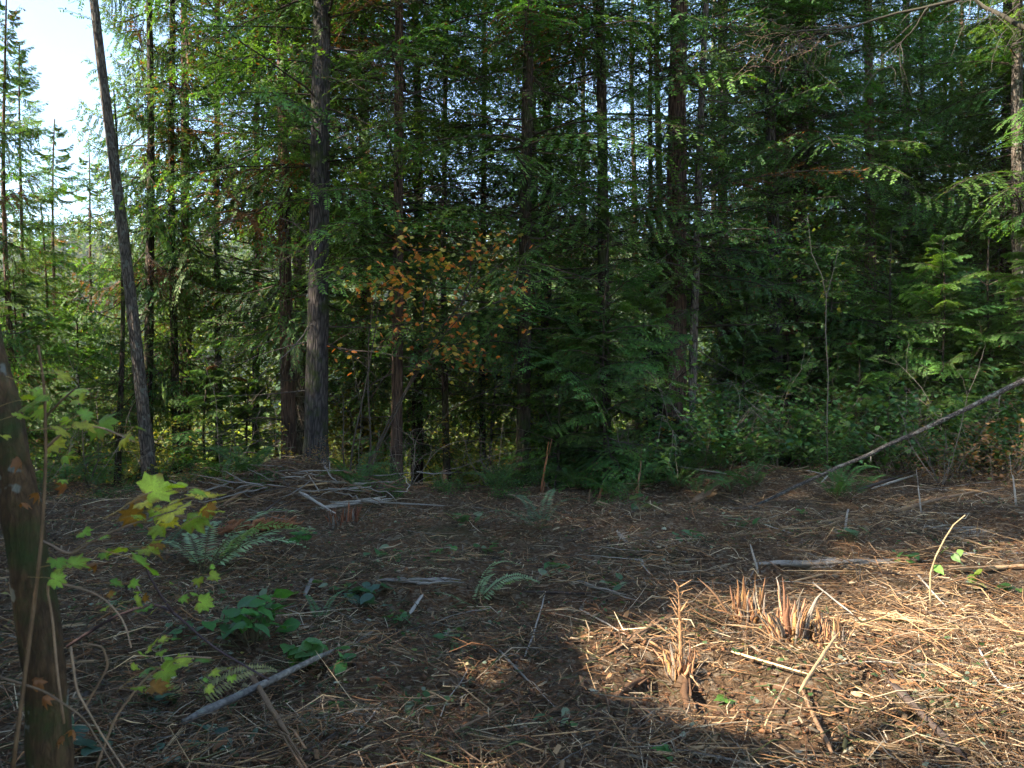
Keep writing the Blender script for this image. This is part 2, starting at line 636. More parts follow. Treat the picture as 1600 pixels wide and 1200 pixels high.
def make_crown(name, seed, kind, z0, z1, Htree, nb, Lmax, dead=26, dead_z=(0.6, 7), brown=0.02, fine_to=12.0, upper=74):
    """returns (crown mesh, limbs mesh); boughs ride on the axis of a trunk that stands at the origin"""
    rng = np.random.default_rng(seed)
    cr, lm = Acc(), Acc()
    c0, c1 = np.array(COLS[kind][0]), np.array(COLS[kind][1])
    zs = np.concatenate([np.sort(rng.uniform(z0, fine_to, nb)), np.sort(rng.uniform(fine_to, Htree * 0.99, upper))])
    ga = rng.random() * 6
    zs = np.concatenate([zs[zs < z0 + 0.3], zs[vnoise(zs, 0 * zs + seed, 0.8, 3) > -0.22]])
    for n, z in enumerate(zs):
        fine = z < fine_to
        f = (z - z0) / (Htree - z0)
        L = Lmax * (1 - f) ** 0.75 * rng.uniform(0.55, 1.1) * (0.65 + 0.35 * min(1, (z - z0) / 2.0)) + 0.25
        V, T, axes = (TEMPL if fine else COARSE)[kind][rng.integers(5 if fine else 4)]
        ga += 2.4 + rng.normal(0, 0.5)
        pitch = {'hemlock': rng.normal(-0.08, 0.14), 'cedar': rng.normal(0.0, 0.14), 'fir': rng.normal(-0.12, 0.16)}[kind] + 0.5 * f
        R = rotz(ga) @ roty(-pitch + rng.normal(0, 0.10)) @ rotx(rng.normal(0, 0.38))
        sc = L / 2.0
        keep = rng.random(len(V)) < (0.93 if fine else 1.0)
        if rng.random() < 0.16:
            keep &= rng.random(len(V)) < 0.45
        W = V[keep] * sc
        # the blade keeps a natural size on short boughs
        if sc > 1.05:
            ctr = W[:, :1]
            W = ctr + (W - ctr) * (1.05 / sc) ** 0.5
        if sc < 0.8:
            ctr = W[:, :1]
            W = ctr + (W - ctr) * (0.8 / sc) ** 0.7
        W = W.reshape(-1, 3) @ R.T + np.array([0, 0, z])
        t = T[keep]
        sh = rng.uniform(0.7, 1.3)
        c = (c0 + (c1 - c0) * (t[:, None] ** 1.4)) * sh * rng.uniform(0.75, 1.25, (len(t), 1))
        c = c * np.array([rng.uniform(0.85, 1.25), 1, rng.uniform(0.8, 1.15)])
        if rng.random() < brown:
            c = np.array([0.11, 0.05, 0.02]) * rng.uniform(0.6, 1.3, (len(t), 1))
        bm = rng.random(len(t)) < brown
        c[bm] = np.array([0.13, 0.06, 0.022])
        k = len(t)
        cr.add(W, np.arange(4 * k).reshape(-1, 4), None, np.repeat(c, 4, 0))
        for a, (P, Rr) in enumerate(axes):
            if a > 0 and not fine:
                break
            P2 = P * sc @ R.T + np.array([0, 0, z])
            lm.tube(P2, np.maximum(Rr * (sc ** 0.5), 0.0012), 4 if a == 0 else 3, np.array([0.05, 0.038, 0.028]) * rng.uniform(0.6, 1.6), cap=False)
    for n in range(dead):
        z = rng.uniform(*dead_z)
        a = rng.random() * 2 * PI
        L = rng.uniform(0.5, 2.0)
        P = twig_wander(rng, (0, 0, z), (math.cos(a), math.sin(a), rng.normal(-0.12, 0.25)), L, 7, 0.10, -0.02)
        c = np.array([0.085, 0.068, 0.055]) * rng.uniform(0.5, 1.7)
        lm.tube(P, np.linspace(0.011, 0.002, 8) * (0.5 + L * 0.4), 4, c, cap=False)
        for m in range(rng.integers(2, 7)):
            i = rng.integers(2, 7)
            d = unit(P[i] - P[i - 1] + rng.normal(0, 0.6, 3))
            Q = twig_wander(rng, P[i], d, rng.uniform(0.15, 0.6), 4, 0.2, -0.05)
            lm.tube(Q, np.linspace(0.0035, 0.001, 5), 3, c, cap=False)
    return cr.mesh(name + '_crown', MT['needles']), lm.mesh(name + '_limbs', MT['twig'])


VAR = {}
specs = [  # name, kind, z0, height, n boughs, Lmax, dead, dead range, brown share
    ('hem_a', 'hemlock', 0.9, 21, 118, 3.0, 30, (0.5, 6), 0.01),
    ('hem_b', 'hemlock', 2.0, 24, 118, 3.2, 34, (0.6, 7), 0.02),
    ('hem_c', 'hemlock', 3.0, 25, 108, 3.2, 44, (0.8, 8), 0.03),
    ('ced_a', 'cedar', 0.7, 20, 105, 3.0, 22, (0.5, 5), 0.05),
    ('ced_b', 'cedar', 1.6, 22, 112, 3.2, 30, (0.5, 6), 0.05),
    ('ced_c', 'cedar', 2.8, 22, 100, 2.8, 34, (0.8, 7), 0.08),
    ('fir_a', 'fir', 4.8, 28, 72, 3.4, 34, (1.2, 9), 0.02),
    ('fir_b', 'fir', 2.2, 22, 92, 2.8, 50, (0.8, 8), 0.04),
]
for q, (nm, kd, z0, ht, nb, lm_, dd, dz, br) in enumerate(specs):
    VAR[nm] = make_crown(nm, 100 + q, kd, z0, 10, ht, nb, lm_, dd, dz, br) + (ht,)


def trunk_mesh(name, r0, r1, ht, mat, seed, bow=0.15, flare=0.35, sides=18, rings=46, path=None):
    rng = np.random.default_rng(seed)
    z = np.concatenate([[-0.5, -0.2], np.linspace(0, 1, rings) ** 1.5 * ht])
    t = np.clip(z / ht, 0, 1)
    ph = rng.random(4) * 6
    env = np.sin(np.clip(t, 0, 1) * PI)
    P = np.stack([bow * env * np.sin(ph[0] + 2 * t) + 0.03 * np.sin(z * 0.9 + ph[1]) * t, bow * env * np.cos(ph[2] + 2 * t) + 0.03 * np.sin(z * 0.7 + ph[3]) * t, z], 1)
    R = (r0 + (r1 - r0) * t ** 0.8) * (1 + flare * np.exp(-np.maximum(z, 0) / 0.28))
    a = np.arange(sides) * 2 * PI / sides
    rr = R[:, None] * (1 + 0.05 * rng.normal(0, 1, (len(z), sides)) + 0.10 * np.exp(-np.maximum(z, 0) / 0.4)[:, None] * np.cos(a * 4 + ph[0])[None, :])
    V = np.stack([P[:, 0, None] + rr * np.cos(a), P[:, 1, None] + rr * np.sin(a), P[:, 2, None] + 0 * rr], -1)
    k = len(z)
    i = np.arange(k - 1)[:, None]
    j = np.arange(sides)[None, :]
    j2 = (j + 1) % sides
    F = np.stack([i * sides + j, i * sides + j2, (i + 1) * sides + j2, (i + 1) * sides + j], -1).reshape(-1, 4)
    return mesh_np(name, V.reshape(-1, 3), F, None, None, MT[mat], True)


NAMEOF = {'hem': ('hemlock_tree', 'bark_hemlock'), 'ced': ('cedar_tree', 'bark_cedar'), 'fir': ('fir_tree', 'bark_fir')}


def tree(x, y, var, r0, label, group=None, lean=(0, 0), rz=0.0, sc=1.0, bark=None, crown=True, trunk=None, cw=1.0, seed=0, bow=0.12, flare=0.35, name=None):
    cm, lmm, ht = VAR[var]
    nm, bk = NAMEOF[var[:3]]
    root = link(name or nm, None, None, (x, y, hz(x, y)), (lean[1], lean[0], 0))
    root.empty_display_size = 0.3
    tag(root, label, 'tree', group)
    tm = trunk or trunk_mesh('trunk', r0, max(0.012, r0 * 0.12), ht * sc, bark or bk, seed, bow, flare)
    link('trunk', tm, root)
    if crown:
        link('limbs', lmm, root, (0, 0, 0), (0, 0, rz), (sc * cw, sc * cw, sc))
        link('crown', cm, root, (0, 0, 0), (0, 0, rz), (sc * cw, sc * cw, sc))
    return root


def ptree(px, d, wpx, var, label, px_top=None, y_top=0, **kw):
    """a tree whose foot stands at pixel column px, d metres away"""
    x = (px - 800) / FPX * d
    lean = 0.0
    if px_top is not None:
        ztop = CAM_H + (600 - y_top) / FPX * d
        lean = math.atan2((px_top - px) / FPX * d, ztop - hz(x, d))
    return tree(x, d, var, wpx * d / FPX / 2, label, lean=(lean, kw.pop('ly', 0.0)), **kw)


# trees one can tell apart along the edge of the clearing
ptree(236, 12.9, 21, 'ced_c', 'slim grey trunk leaning left in front of the open sky', 153, rz=2.2, bark='bark_pale', seed=1, sc=1.0, crown=False, name='leaning_tree')
ptree(229, 15.0, 17, 'ced_a', 'cedar just behind the foot of the leaning grey trunk', 224, rz=0.6, seed=2, bark='bark_hemlock', cw=0.5)
ptree(183, 14.2, 11, 'fir_b', 'thin dark straight tree left of the leaning grey trunk', 172, rz=1.0, seed=3, bark='bark_hemlock', sc=0.33)
ptree(68, 16.5, 9, 'ced_b', 'thin cedar in the gap above the foreground maple leaves', 62, rz=1.7, seed=4, sc=0.34, cw=1.9)
ptree(279, 15.5, 14, 'ced_c', 'dark cedar between the leaning trunk and the reddish trunk', 276, rz=4.4, seed=5, bark='bark_hemlock', cw=0.75)
ptree(452, 14.0, 24, 'ced_c', 'reddish cedar trunk close behind the thickest grey trunk', 448, rz=2.9, seed=6)
ptree(493, 12.2, 37, 'fir_a', 'thick straight grey fir trunk with mossy foot beside the brush pile', 506, rz=0.3, seed=7, flare=0.42, bow=0.04)
ptree(619, 12.9, 19, 'hem_c', 'straight hemlock trunk standing behind the orange vine maple', 622, rz=1.5, seed=8, bark='bark_cedar', bow=0.06)
ptree(699, 14.4, 12, 'fir_b', 'thin trunk rising out of the orange maple leaves', 696, rz=2.4, seed=9, sc=0.75, bark='bark_hemlock')
ptree(817, 13.0, 24, 'hem_b', 'dark hemlock trunk in the middle with long drooping boughs', 826, rz=0.9, seed=10, bow=0.06)
ptree(946, 14.0, 22, 'hem_c', 'dark hemlock trunk rising behind the dense young hemlock', 928, rz=3.3, seed=11)
ptree(1052, 14.5, 39, 'fir_a', 'thickest brown fir trunk standing on the right half', 1058, rz=2.0, seed=12, bark='bark_cedar', bow=0.04)
ptree(1078, 14.0, 15, 'fir_b', 'slim pale trunk close beside the thick brown fir', 1106, y_top=60, rz=4.0, seed=13, bark='bark_pale')
ptree(1130, 17.5, 15, 'hem_c', 'pale distant trunk right of the slim pale trunk', 1138, rz=5.0, seed=14, bark='bark_pale')
ptree(1026, 17.0, 11, 'fir_b', 'thin trunk just left of the thick brown fir', 1022, rz=0.2, seed=15, sc=0.8)
ptree(1240, 16.0, 19, 'hem_b', 'dark leaning hemlock, thicker of the twin trunks on the right', 1272, rz=2.5, seed=16)
ptree(1222, 16.6, 13, 'hem_c', 'dark leaning hemlock, thinner of the twin trunks on the right', 1262, rz=1.1, seed=17, sc=0.85)
ptree(1206, 19.0, 15, 'fir_b', 'brown sunlit trunk left of the twin leaning trunks', 1214, rz=3.1, seed=18, bark='bark_cedar')
ptree(1362, 18.0, 16, 'hem_a', 'hemlock standing behind the thicket right of the twin trunks', 1352, rz=0.4, seed=19, bark='bark_pale')
ptree(1560, 17.5, 10, 'hem_b', 'thin hemlock near the right edge behind the thicket', 1566, rz=5.6, seed=20, sc=0.8)
ptree(1440, 20.0, 13, 'hem_a', 'hemlock deep in the right side of the wood', 1442, rz=3.7, seed=22, bark='bark_pale')
ptree(1484, 22.0, 10, 'hem_c', 'slender trunk far back on the right of the wood', 1482, rz=1.9, seed=23)
ptree(-62, 12.0, 24, 'ced_a', 'cedar at the left border with boughs drooping against the sky', -76, rz=1.0, seed=24, cw=0.55)
ptree(1790, 13.5, 22, 'hem_a', 'hemlock at the right border reaching into the thicket', 1800, rz=0.0, seed=25)

ptree(20, 13.6, 13, 'ced_a', 'short dark cedar behind the foreground maple at the left border', 10, rz=2.1, seed=26, sc=0.42, cw=1.2)
ptree(345, 16.5, 13, 'fir_a', 'fir filling the gap left of the reddish cedar trunk', 340, rz=0.9, seed=28)
ptree(400, 17.5, 13, 'fir_a', 'fir deep behind the reddish cedar trunk', 396, rz=5.1, seed=29)
ptree(560, 16.8, 13, 'hem_c', 'hemlock between the thick grey fir and the straight hemlock trunk', 558, rz=2.2, seed=30)
ptree(755, 17.2, 12, 'hem_c', 'hemlock deep behind the thin middle trunk', 757, rz=4.2, seed=31)
ptree(34, 16.0, 11, 'ced_a', 'short bushy cedar below the open sky, nearest the left border', 30, rz=3.0, seed=32, sc=0.50, cw=1.35)
ptree(88, 17.5, 11, 'ced_a', 'short bushy cedar below the open sky, middle of three', 84, rz=0.4, seed=33, sc=0.50, cw=1.35)
ptree(140, 18.5, 11, 'ced_a', 'short bushy cedar below the open sky, beside the leaning trunk', 138, rz=1.8, seed=34, sc=0.50, cw=1.35)
# trees down the slope and farther into the wood
TRUNKS = {b: trunk_mesh('trunk', 0.15, 0.02, 22, b, 60 + q) for q, b in enumerate(['bark_hemlock', 'bark_cedar', 'bark_fir', 'bark_pale'])}
rb = np.random.default_rng(77)
names = list(VAR)
placed = []
leafy_now = False


def scatter(n, xr, yr, mind, skip=lambda x, y: False):
    out = []
    k = 0
    while len(out) < n and k < 6000:
        k += 1
        y = rb.uniform(*yr)
        x = rb.uniform(xr[0], xr[1]) * (y if xr[2] else 1)
        if skip(x, y) or any((x - a) ** 2 + (y - b) ** 2 < mind ** 2 for a, b in placed):
            continue
        placed.append((x, y))
        out.append((x, y))
    return out


def far_skip(x, y):
    px = 800 + x / y * FPX
    if px < 840 and 18.5 < y < 46 and not leafy_now:
        return True
    if any(abs(px - m) < 20 for m in (236, 452, 493, 619, 699, 817, 946, 1052, 1078)):
        return True
    return 20 < px < 165 and y < 120


for x, y in scatter(32, (-0.64, 0.80, True), (15.5, 27), 1.8, far_skip):
    v = ['hem_a', 'hem_b', 'hem_b', 'hem_c', 'fir_b', 'ced_b'][rb.integers(6)] if x > 0 else ['fir_a', 'ced_c', 'hem_c', 'fir_a', 'hem_c'][rb.integers(5)]
    s = rb.uniform(0.7, 1.05)
    t = tree(x, y, v, 0.15, 'conifer standing a little way into the wood behind the edge trees', 'conifers inside the wood', rz=rb.random() * 6.28, sc=s,
             trunk=TRUNKS[['bark_hemlock', 'bark_cedar', 'bark_fir', 'bark_pale'][rb.integers(4)]])
for x, y in scatter(34, (-0.66, 0.8, True), (28, 75), 4.2, far_skip):
    v = names[rb.integers(len(names))]
    t = tree(x, y, v, 0.15, 'sunlit conifer growing down the slope beyond the edge trees', 'conifers down the slope', rz=rb.random() * 6.28, sc=rb.uniform(0.7, 1.15),
             trunk=TRUNKS[['bark_hemlock', 'bark_cedar', 'bark_fir', 'bark_pale'][rb.integers(4)]])

# the wood goes on beside the clearing and shades it; it stands open along the line of the sun to the lit patch
PATCH = Vector((2.1, 4.75, 0))


def corridor(x, y):
    """sideways distance from the sunbeam to the lit patch, and the beam's height there"""
    d = Vector((SUN.x, SUN.y))
    d.normalize()
    r = Vector((x - PATCH.x, y - PATCH.y))
    t = r.dot(d)
    return r.x * d.y - r.y * d.x, t * SUN.z / math.hypot(SUN.x, SUN.y)


def beside(x, y):
    if abs(x) < abs(y) * 0.66 + 2.5 and y > 0:
        return True
    if y > 13 + 0.45 * (x + 5):
        return True
    s, b = corridor(x, y)
    return b < 22 and abs(s) < 1.5 + 3.5 * max(0, 1 - b / 24) ** 0.75


# unseen trees added to block the sun on both sides of the lit patch
SUN_BLOCK = []
_d = Vector((SUN.x, SUN.y)).normalized()
for t, sgn in ((10.5, 1), (10.5, -1), (13.5, 1), (13.0, -1), (17, 1), (17, -1), (21, 1), (21, -1)):
    b = t * SUN.z / math.hypot(SUN.x, SUN.y)
    r = 3.2 * max(0.05, 1 - b / 23) ** 0.75
    for extra in (0, 2.3, 4.6):
        s_ = sgn * ((1.05 if sgn > 0 else 1.35) + 0.8 * r + extra)
        # corridor() measures s as r.x*d.y - r.y*d.x
        x = PATCH.x + _d.x * t + _d.y * s_
        y = PATCH.y + _d.y * t - _d.x * s_
        if abs(x) < abs(y) * 0.66 + 2.2 and y > 0:
            continue
        SUN_BLOCK.append((x, y, 1.0))
        placed.append((x, y))
for q, (x, y, cw) in enumerate(SUN_BLOCK):
    tree(x, y, ['hem_a', 'ced_a'][q % 2], 0.2, 'tall unseen conifer added left of the clearing to block sun around the patch', 'conifers beside the clearing', rz=q * 1.1, sc=1.1, cw=cw, trunk=TRUNKS['bark_hemlock'])
shade = scatter(26, (-32, -6.0, False), (-14, 10.5), 2.4, beside)
for x, y in shade:
    v = ['hem_a', 'hem_b', 'ced_a', 'ced_b', 'hem_a', 'fir_b'][rb.integers(6)]
    tree(x, y, v, 0.2, 'tall unseen conifer added left of the clearing to block sun around the patch', 'conifers beside the clearing', rz=rb.random() * 6.28, sc=rb.uniform(0.85, 1.1),
         trunk=TRUNKS['bark_hemlock'])
for x, y in scatter(5, (-16, 18, False), (-22, -6), 3.6, beside):  # added behind the camera to hold back skylight from the clearing
    tree(x, y, ['hem_a', 'hem_b', 'ced_a', 'ced_b'][rb.integers(4)], 0.2, 'tall unseen conifer added behind the camera to dim the skylight', 'conifers added behind the camera',
         rz=rb.random() * 6.28, sc=rb.uniform(0.8, 1.0), trunk=TRUNKS['bark_cedar'])
for x, y in scatter(5, (9, 30, False), (-10, 14), 3.0, lambda x, y: abs(x) < abs(y) * 0.66 + 3 and y > 0):  # added beyond the right border, also to lessen skylight on the ground
    tree(x, y, ['hem_a', 'hem_b', 'ced_a', 'hem_c'][rb.integers(4)], 0.2, 'tall unseen conifer added right of the clearing to dim the skylight', 'conifers added beside the clearing on the right',
         rz=rb.random() * 6.28, sc=rb.uniform(0.8, 1.0), trunk=TRUNKS['bark_cedar'])

# young hemlocks: an unseen row added as sun block, then the wood's edge
for q, (nm, z0, ht, nb, lm_) in enumerate([('hemyoung_a', 0.12, 4.2, 74, 1.55), ('hemyoung_b', 0.15, 3.4, 62, 1.35), ('hemyoung_c', 0.08, 2.2, 46, 0.95)]):
    VAR[nm] = make_crown(nm, 300 + q, 'hemlock', z0, ht, ht, nb, lm_, 6, (0.1, 1.0), 0.01, fine_to=ht * 0.99, upper=1) + (ht,)
for q, (t, s_) in enumerate([(7.4, -2.4), (7.3, -1.6), (7.5, -0.8), (7.3, 0.0), (7.4, 0.8), (7.5, 1.6), (7.6, 2.5), (8.4, -2.4), (8.6, -1.4), (8.4, -0.4), (8.7, 0.6), (8.5, 1.6), (8.8, 2.7), (9.8, -1.9), (9.7, -0.9), (9.9, 0.2), (9.8, 1.2), (10.0, 2.2), (9.4, 3.6), (10.4, 4.4)]):  # low row added out of view, keeps sun off the ground before the patch
    x = PATCH.x + _d.x * t + _d.y * s_
    y = PATCH.y + _d.y * t - _d.x * s_
    ob = corridor(x, y)
    tree(x, y, 'hemyoung_a', 0.06, 'young unseen conifer added left of the clearing to block low sun', 'young conifers added to shade the clearing', rz=q * 1.3,
         sc=(ob[1] - 1.35) / 4.2, cw=1.35, seed=260 + q, name='young_hemlock')
YOUNG = [
    (948, 12.3, 'hemyoung_a', 1.0, 'dense young hemlock at the edge right of the middle'),
    (872, 12.6, 'hemyoung_c', 1.05, 'small young hemlock left of the dense young hemlock'),
    (1010, 13.0, 'hemyoung_b', 0.9, 'young hemlock in front of the thick brown fir'),
    (905, 13.6, 'hemyoung_b', 1.0, 'young hemlock tucked behind the dense young hemlock'),
    (1165, 14.6, 'hemyoung_b', 0.9, 'young hemlock right of the slim pale trunk'),
    (1230, 14.2, 'hemyoung_c', 1.1, 'small young hemlock under the twin leaning trunks'),
    (1300, 15.0, 'hemyoung_a', 0.95, 'young hemlock behind the slender pale stem in the thicket'),
    (1392, 14.6, 'hemyoung_a', 1.05, 'tall young hemlock in the middle of the thicket'),
    (1470, 14.2, 'hemyoung_b', 1.2, 'young hemlock right of the tall one in the thicket'),
    (1545, 14.8, 'hemyoung_a', 1.1, 'young hemlock near the right border above the leaning pole'),
    (1615, 13.8, 'hemyoung_b', 1.15, 'young hemlock cut by the right border'),
    (1345, 13.6, 'hemyoung_c', 1.0, 'low young hemlock just above the middle of the leaning pole'),
    (390, 15.0, 'hemyoung_c', 1.1, 'young conifer filling the gap left of the reddish cedar'),
    (325, 14.2, 'hemyoung_c', 1.0, 'small young conifer behind the yellow maple leaves'),
    (120, 15.2, 'hemyoung_b', 1.2, 'young conifer in shade left of the thin dark tree'),
    (20, 13.8, 'hemyoung_b', 1.1, 'young conifer at the left border behind the maple trunk'),
]
for q, (px, d, v, s, lab) in enumerate(YOUNG):
    r = ptree(px, d, 5, v, lab, rz=q * 1.7, seed=200 + q, sc=s, flare=0.2, bow=0.05, name='young_hemlock')


# ------------------------------------------------------------------ broad leaves
def leaf_outline(kind, n=None):
    if kind == 'maple':
        lob = [(0, 1.0), (0.10, 0.86), (0.22, 0.80), (0.32, 0.66), (0.46, 0.74), (0.62, 0.97), (0.74, 0.80), (0.90, 0.74), (1.02, 0.62), (1.2, 0.74), (1.32, 0.88), (1.5, 0.68), (1.75, 0.60), (2.05, 0.68), (2.3, 0.56), (2.75, 0.36)]
    elif kind == 'small_maple':
        lob = [(0, 1.0), (0.40, 0.62), (0.72, 0.92), (1.08, 0.58), (1.45, 0.76), (2.2, 0.45)]
    else:
        lob = [(0, 1.0), (0.25, 0.72), (0.6, 0.58), (1.1, 0.50), (1.8, 0.48), (2.5, 0.46)]
    pts = [(r * math.cos(a), r * math.sin(a)) for a, r in lob]
    return pts + [(-0.18 if kind != 'oval' else -0.5, 0)] + [(x, -y) for x, y in reversed(pts[1:])]


def leaf_geo(kind, rng, cup=0.18, fold=0.25):
    """centre fan, tip along +x, unit radius; the margin droops and the blade folds along its midrib"""
    o = np.array(leaf_outline(kind))
    o = o * (1 + rng.normal(0, 0.05, (len(o), 1)))
    r = np.hypot(o[:, 0], o[:, 1])
    z = fold * np.abs(o[:, 1]) - cup * r ** 2 + rng.normal(0, 0.04, len(o))
    ring = np.stack([o[:, 0], o[:, 1], z], 1)
    mid = ring * 0.55
    mid[:, 2] = fold * np.abs(mid[:, 1]) - cup * (0.55 * r) ** 2
    V = np.concatenate([[[0, 0, 0]], mid, ring])
    n = len(o)
    i = np.arange(n)
    j = (i + 1) % n
    F3 = np.stack([0 * i, 1 + i, 1 + j], 1)
    F4 = np.stack([1 + i, 1 + n + i, 1 + n + j, 1 + j], 1)
    return V, F4, F3


def simple_leaf(kind):
    o = np.array(leaf_outline(kind))
    V = np.concatenate([[[0, 0, 0.06]], np.stack([o[:, 0], o[:, 1], -0.12 * np.hypot(o[:, 0], o[:, 1]) ** 2], 1)])
    n = len(o)
    i = np.arange(n)
    return V, np.stack([0 * i, 1 + i, 1 + (i + 1) % n], 1)


def leaf_cloud(acc, kind, P, size, cols, rng, tilt=0.5):
    """many small leaves at points P, mostly facing up"""
    V, F = simple_leaf(kind)
    n = len(P)
    yaw = rng.random(n) * 2 * PI
    nrm = unit(np.stack([rng.normal(0, tilt, n), rng.normal(0, tilt, n), np.ones(n)], 1))
    X = unit(np.stack([np.cos(yaw), np.sin(yaw), rng.normal(-0.2, 0.25, n)], 1))
    X = unit(X - nrm * (X * nrm).sum(1, keepdims=True))
    Y = np.cross(nrm, X)
    sz = (size * rng.uniform(0.6, 1.25, n))[:, None, None]
    W = P[:, None] + sz * (V[None, :, 0, None] * X[:, None] + V[None, :, 1, None] * Y[:, None] + V[None, :, 2, None] * nrm[:, None])
    k = len(V)
    FF = (F[None] + (np.arange(n) * k)[:, None, None]).reshape(-1, 3)
    acc.add(W.reshape(-1, 3), None, FF, np.repeat(cols, k, 0))


def shrub_meshes(name, seed, h, r, nstem, nleaf, size, pal, kind='oval', stemcol=(0.10, 0.075, 0.05)):
    rng = np.random.default_rng(seed)
    st, lf = Acc(), Acc()
    nodes = []
    for n in range(nstem):
        a = rng.random() * 2 * PI
        d = unit(np.array([math.cos(a) * 0.55, math.sin(a) * 0.55, 1.0]))
        P = twig_wander(rng, (rng.normal(0, r * 0.25), rng.normal(0, r * 0.25), -0.03), d, h * rng.uniform(0.6, 1.15), 8, 0.16, -0.04)
        st.tube(P, np.linspace(0.007, 0.002, 9), 4, np.array(stemcol) * rng.uniform(0.6, 1.5), cap=False)
        for m in range(5):
            i = rng.integers(2, 9)
            Q = twig_wander(rng, P[i], unit(np.array([rng.normal(), rng.normal(), 0.4])), r * rng.uniform(0.3, 0.8), 5, 0.2, -0.06)
            st.tube(Q, np.linspace(0.003, 0.001, 6), 3, np.array(stemcol) * rng.uniform(0.6, 1.5), cap=False)
            nodes.append(Q[1:])
        nodes.append(P[3:])
    N = np.concatenate(nodes)
    P = N[rng.integers(len(N), size=nleaf)] + rng.normal(0, 0.035 + 0.05 * r, (nleaf, 3))
    P[:, 2] = np.maximum(P[:, 2], 0.02)
    pal = np.array(pal)
    c = pal[rng.integers(len(pal), size=nleaf)] * rng.uniform(0.65, 1.35, (nleaf, 1))
    leaf_cloud(lf, kind, P, size, c, rng)
    return st.mesh(name + '_stems', MT['twig']), lf.mesh(name + '_leaves', MT['leaf'])


GREEN = [(0.055, 0.14, 0.04), (0.07, 0.16, 0.045), (0.045, 0.115, 0.045), (0.10, 0.18, 0.04)]
YELLOW = [(0.22, 0.20, 0.03), (0.16, 0.17, 0.03), (0.08, 0.13, 0.03), (0.30, 0.2, 0.03)]
ORANGE = [(0.50, 0.17, 0.05), (0.55, 0.24, 0.06), (0.42, 0.13, 0.04), (0.46, 0.30, 0.06), (0.20, 0.20, 0.05), (0.34, 0.28, 0.06), (0.12, 0.16, 0.04)]
BROWN = [(0.20, 0.11, 0.05), (0.26, 0.16, 0.075), (0.15, 0.08, 0.04), (0.08, 0.10, 0.03)]
SHR = {'green_a': shrub_meshes('green_a', 401, 0.95, 0.55, 9, 620, 0.042, GREEN),
       'green_b': shrub_meshes('green_b', 402, 0.65, 0.6, 10, 620, 0.038, GREEN),
       'green_c': shrub_meshes('green_c', 403, 1.5, 0.7, 8, 640, 0.05, GREEN + [(0.09, 0.14, 0.03)], 'small_maple'),
       'brown_a': shrub_meshes('brown_a', 404, 1.0, 0.6, 10, 420, 0.045, BROWN, 'oval', (0.16, 0.12, 0.09)),
       'yellow_a': shrub_meshes('yellow_a', 405, 1.6, 0.8, 8, 520, 0.055, YELLOW + GREEN[:1], 'small_maple')}


def shrub(px, d, var, label, sc=1.0, rz=0.0, group=None):
    x = (px - 800) / FPX * d
    root = link('shrub', None, None, (x, d, hz(x, d)), (0, 0, rz), sc)
    tag(root, label, 'shrub', group)
    link('stems', SHR[var][0], root)
    tag(link('leaves', SHR[var][1], root), kind='stuff')
    return root


def bare_brush(seed, h, n=7):
    rng = np.random.default_rng(seed)
    st = Acc()
    for k in range(n):
        a = rng.random() * 6.28
        P = twig_wander(rng, (0, 0, -0.03), unit(np.array([math.cos(a) * 0.6, math.sin(a) * 0.6, 1.0])), h * rng.uniform(0.5, 1.2), 14, 0.13, -0.05)
        c = np.array([0.20, 0.165, 0.13]) * rng.uniform(0.5, 1.4)
        st.tube(P, np.linspace(0.008, 0.0025, 15), 4, c, cap=False)
        for m in range(7):
            i = rng.integers(3, 15)
            st.tube(twig_wander(rng, P[i], unit(P[i] - P[i - 1] + rng.normal(0, 0.5, 3)), rng.uniform(0.2, 0.8), 7, 0.15, -0.03), np.linspace(0.0035, 0.0012, 8), 3, c, cap=False)
    return st.mesh('bare_stems', MT['twig'])


BARE = [bare_brush(411, 2.6), bare_brush(412, 1.8), bare_brush(413, 3.2, 5)]
rs = np.random.default_rng(31)
for px, d, k, lab in [(640, 12.4, 0, 'bare pale brush behind the orange vine maple'), (560, 12.8, 1, 'bare twiggy brush right of the thick grey fir'), (430, 12.9, 1, 'bare twiggy brush at the foot of the reddish cedar'), (770, 12.7, 1, 'bare twiggy brush left of the dark middle hemlock'),
                      (1010, 12.2, 1, 'bare twiggy brush above the brown stub'), (1120, 12.6, 0, 'bare tall brush right of the slim pale trunk'), (1215, 13.0, 2, 'bare arching brush under the twin leaning trunks'), (1400, 13.0, 0, 'bare brush rising from the right thicket'),
                      (1500, 12.6, 2, 'bare arching stems above the leaning pole'), (1590, 12.4, 2, 'bare arching stems at the right border'), (1470, 11.6, 1, 'bare twigs tangled in the dry brown shrub'), (350, 12.6, 1, 'bare twiggy brush left of the brush pile'),
                      (140, 12.6, 1, 'bare brush left of the leaning grey trunk'), (60, 11.5, 1, 'bare brush behind the maple trunk at the left border')]:
    x = (px - 800) / FPX * d
    tag(link('bare_brush', BARE[k], None, (x, d, hz(x, d)), (0, 0, rs.random() * 6.28), rs.uniform(0.75, 1.1)), lab, 'brush')
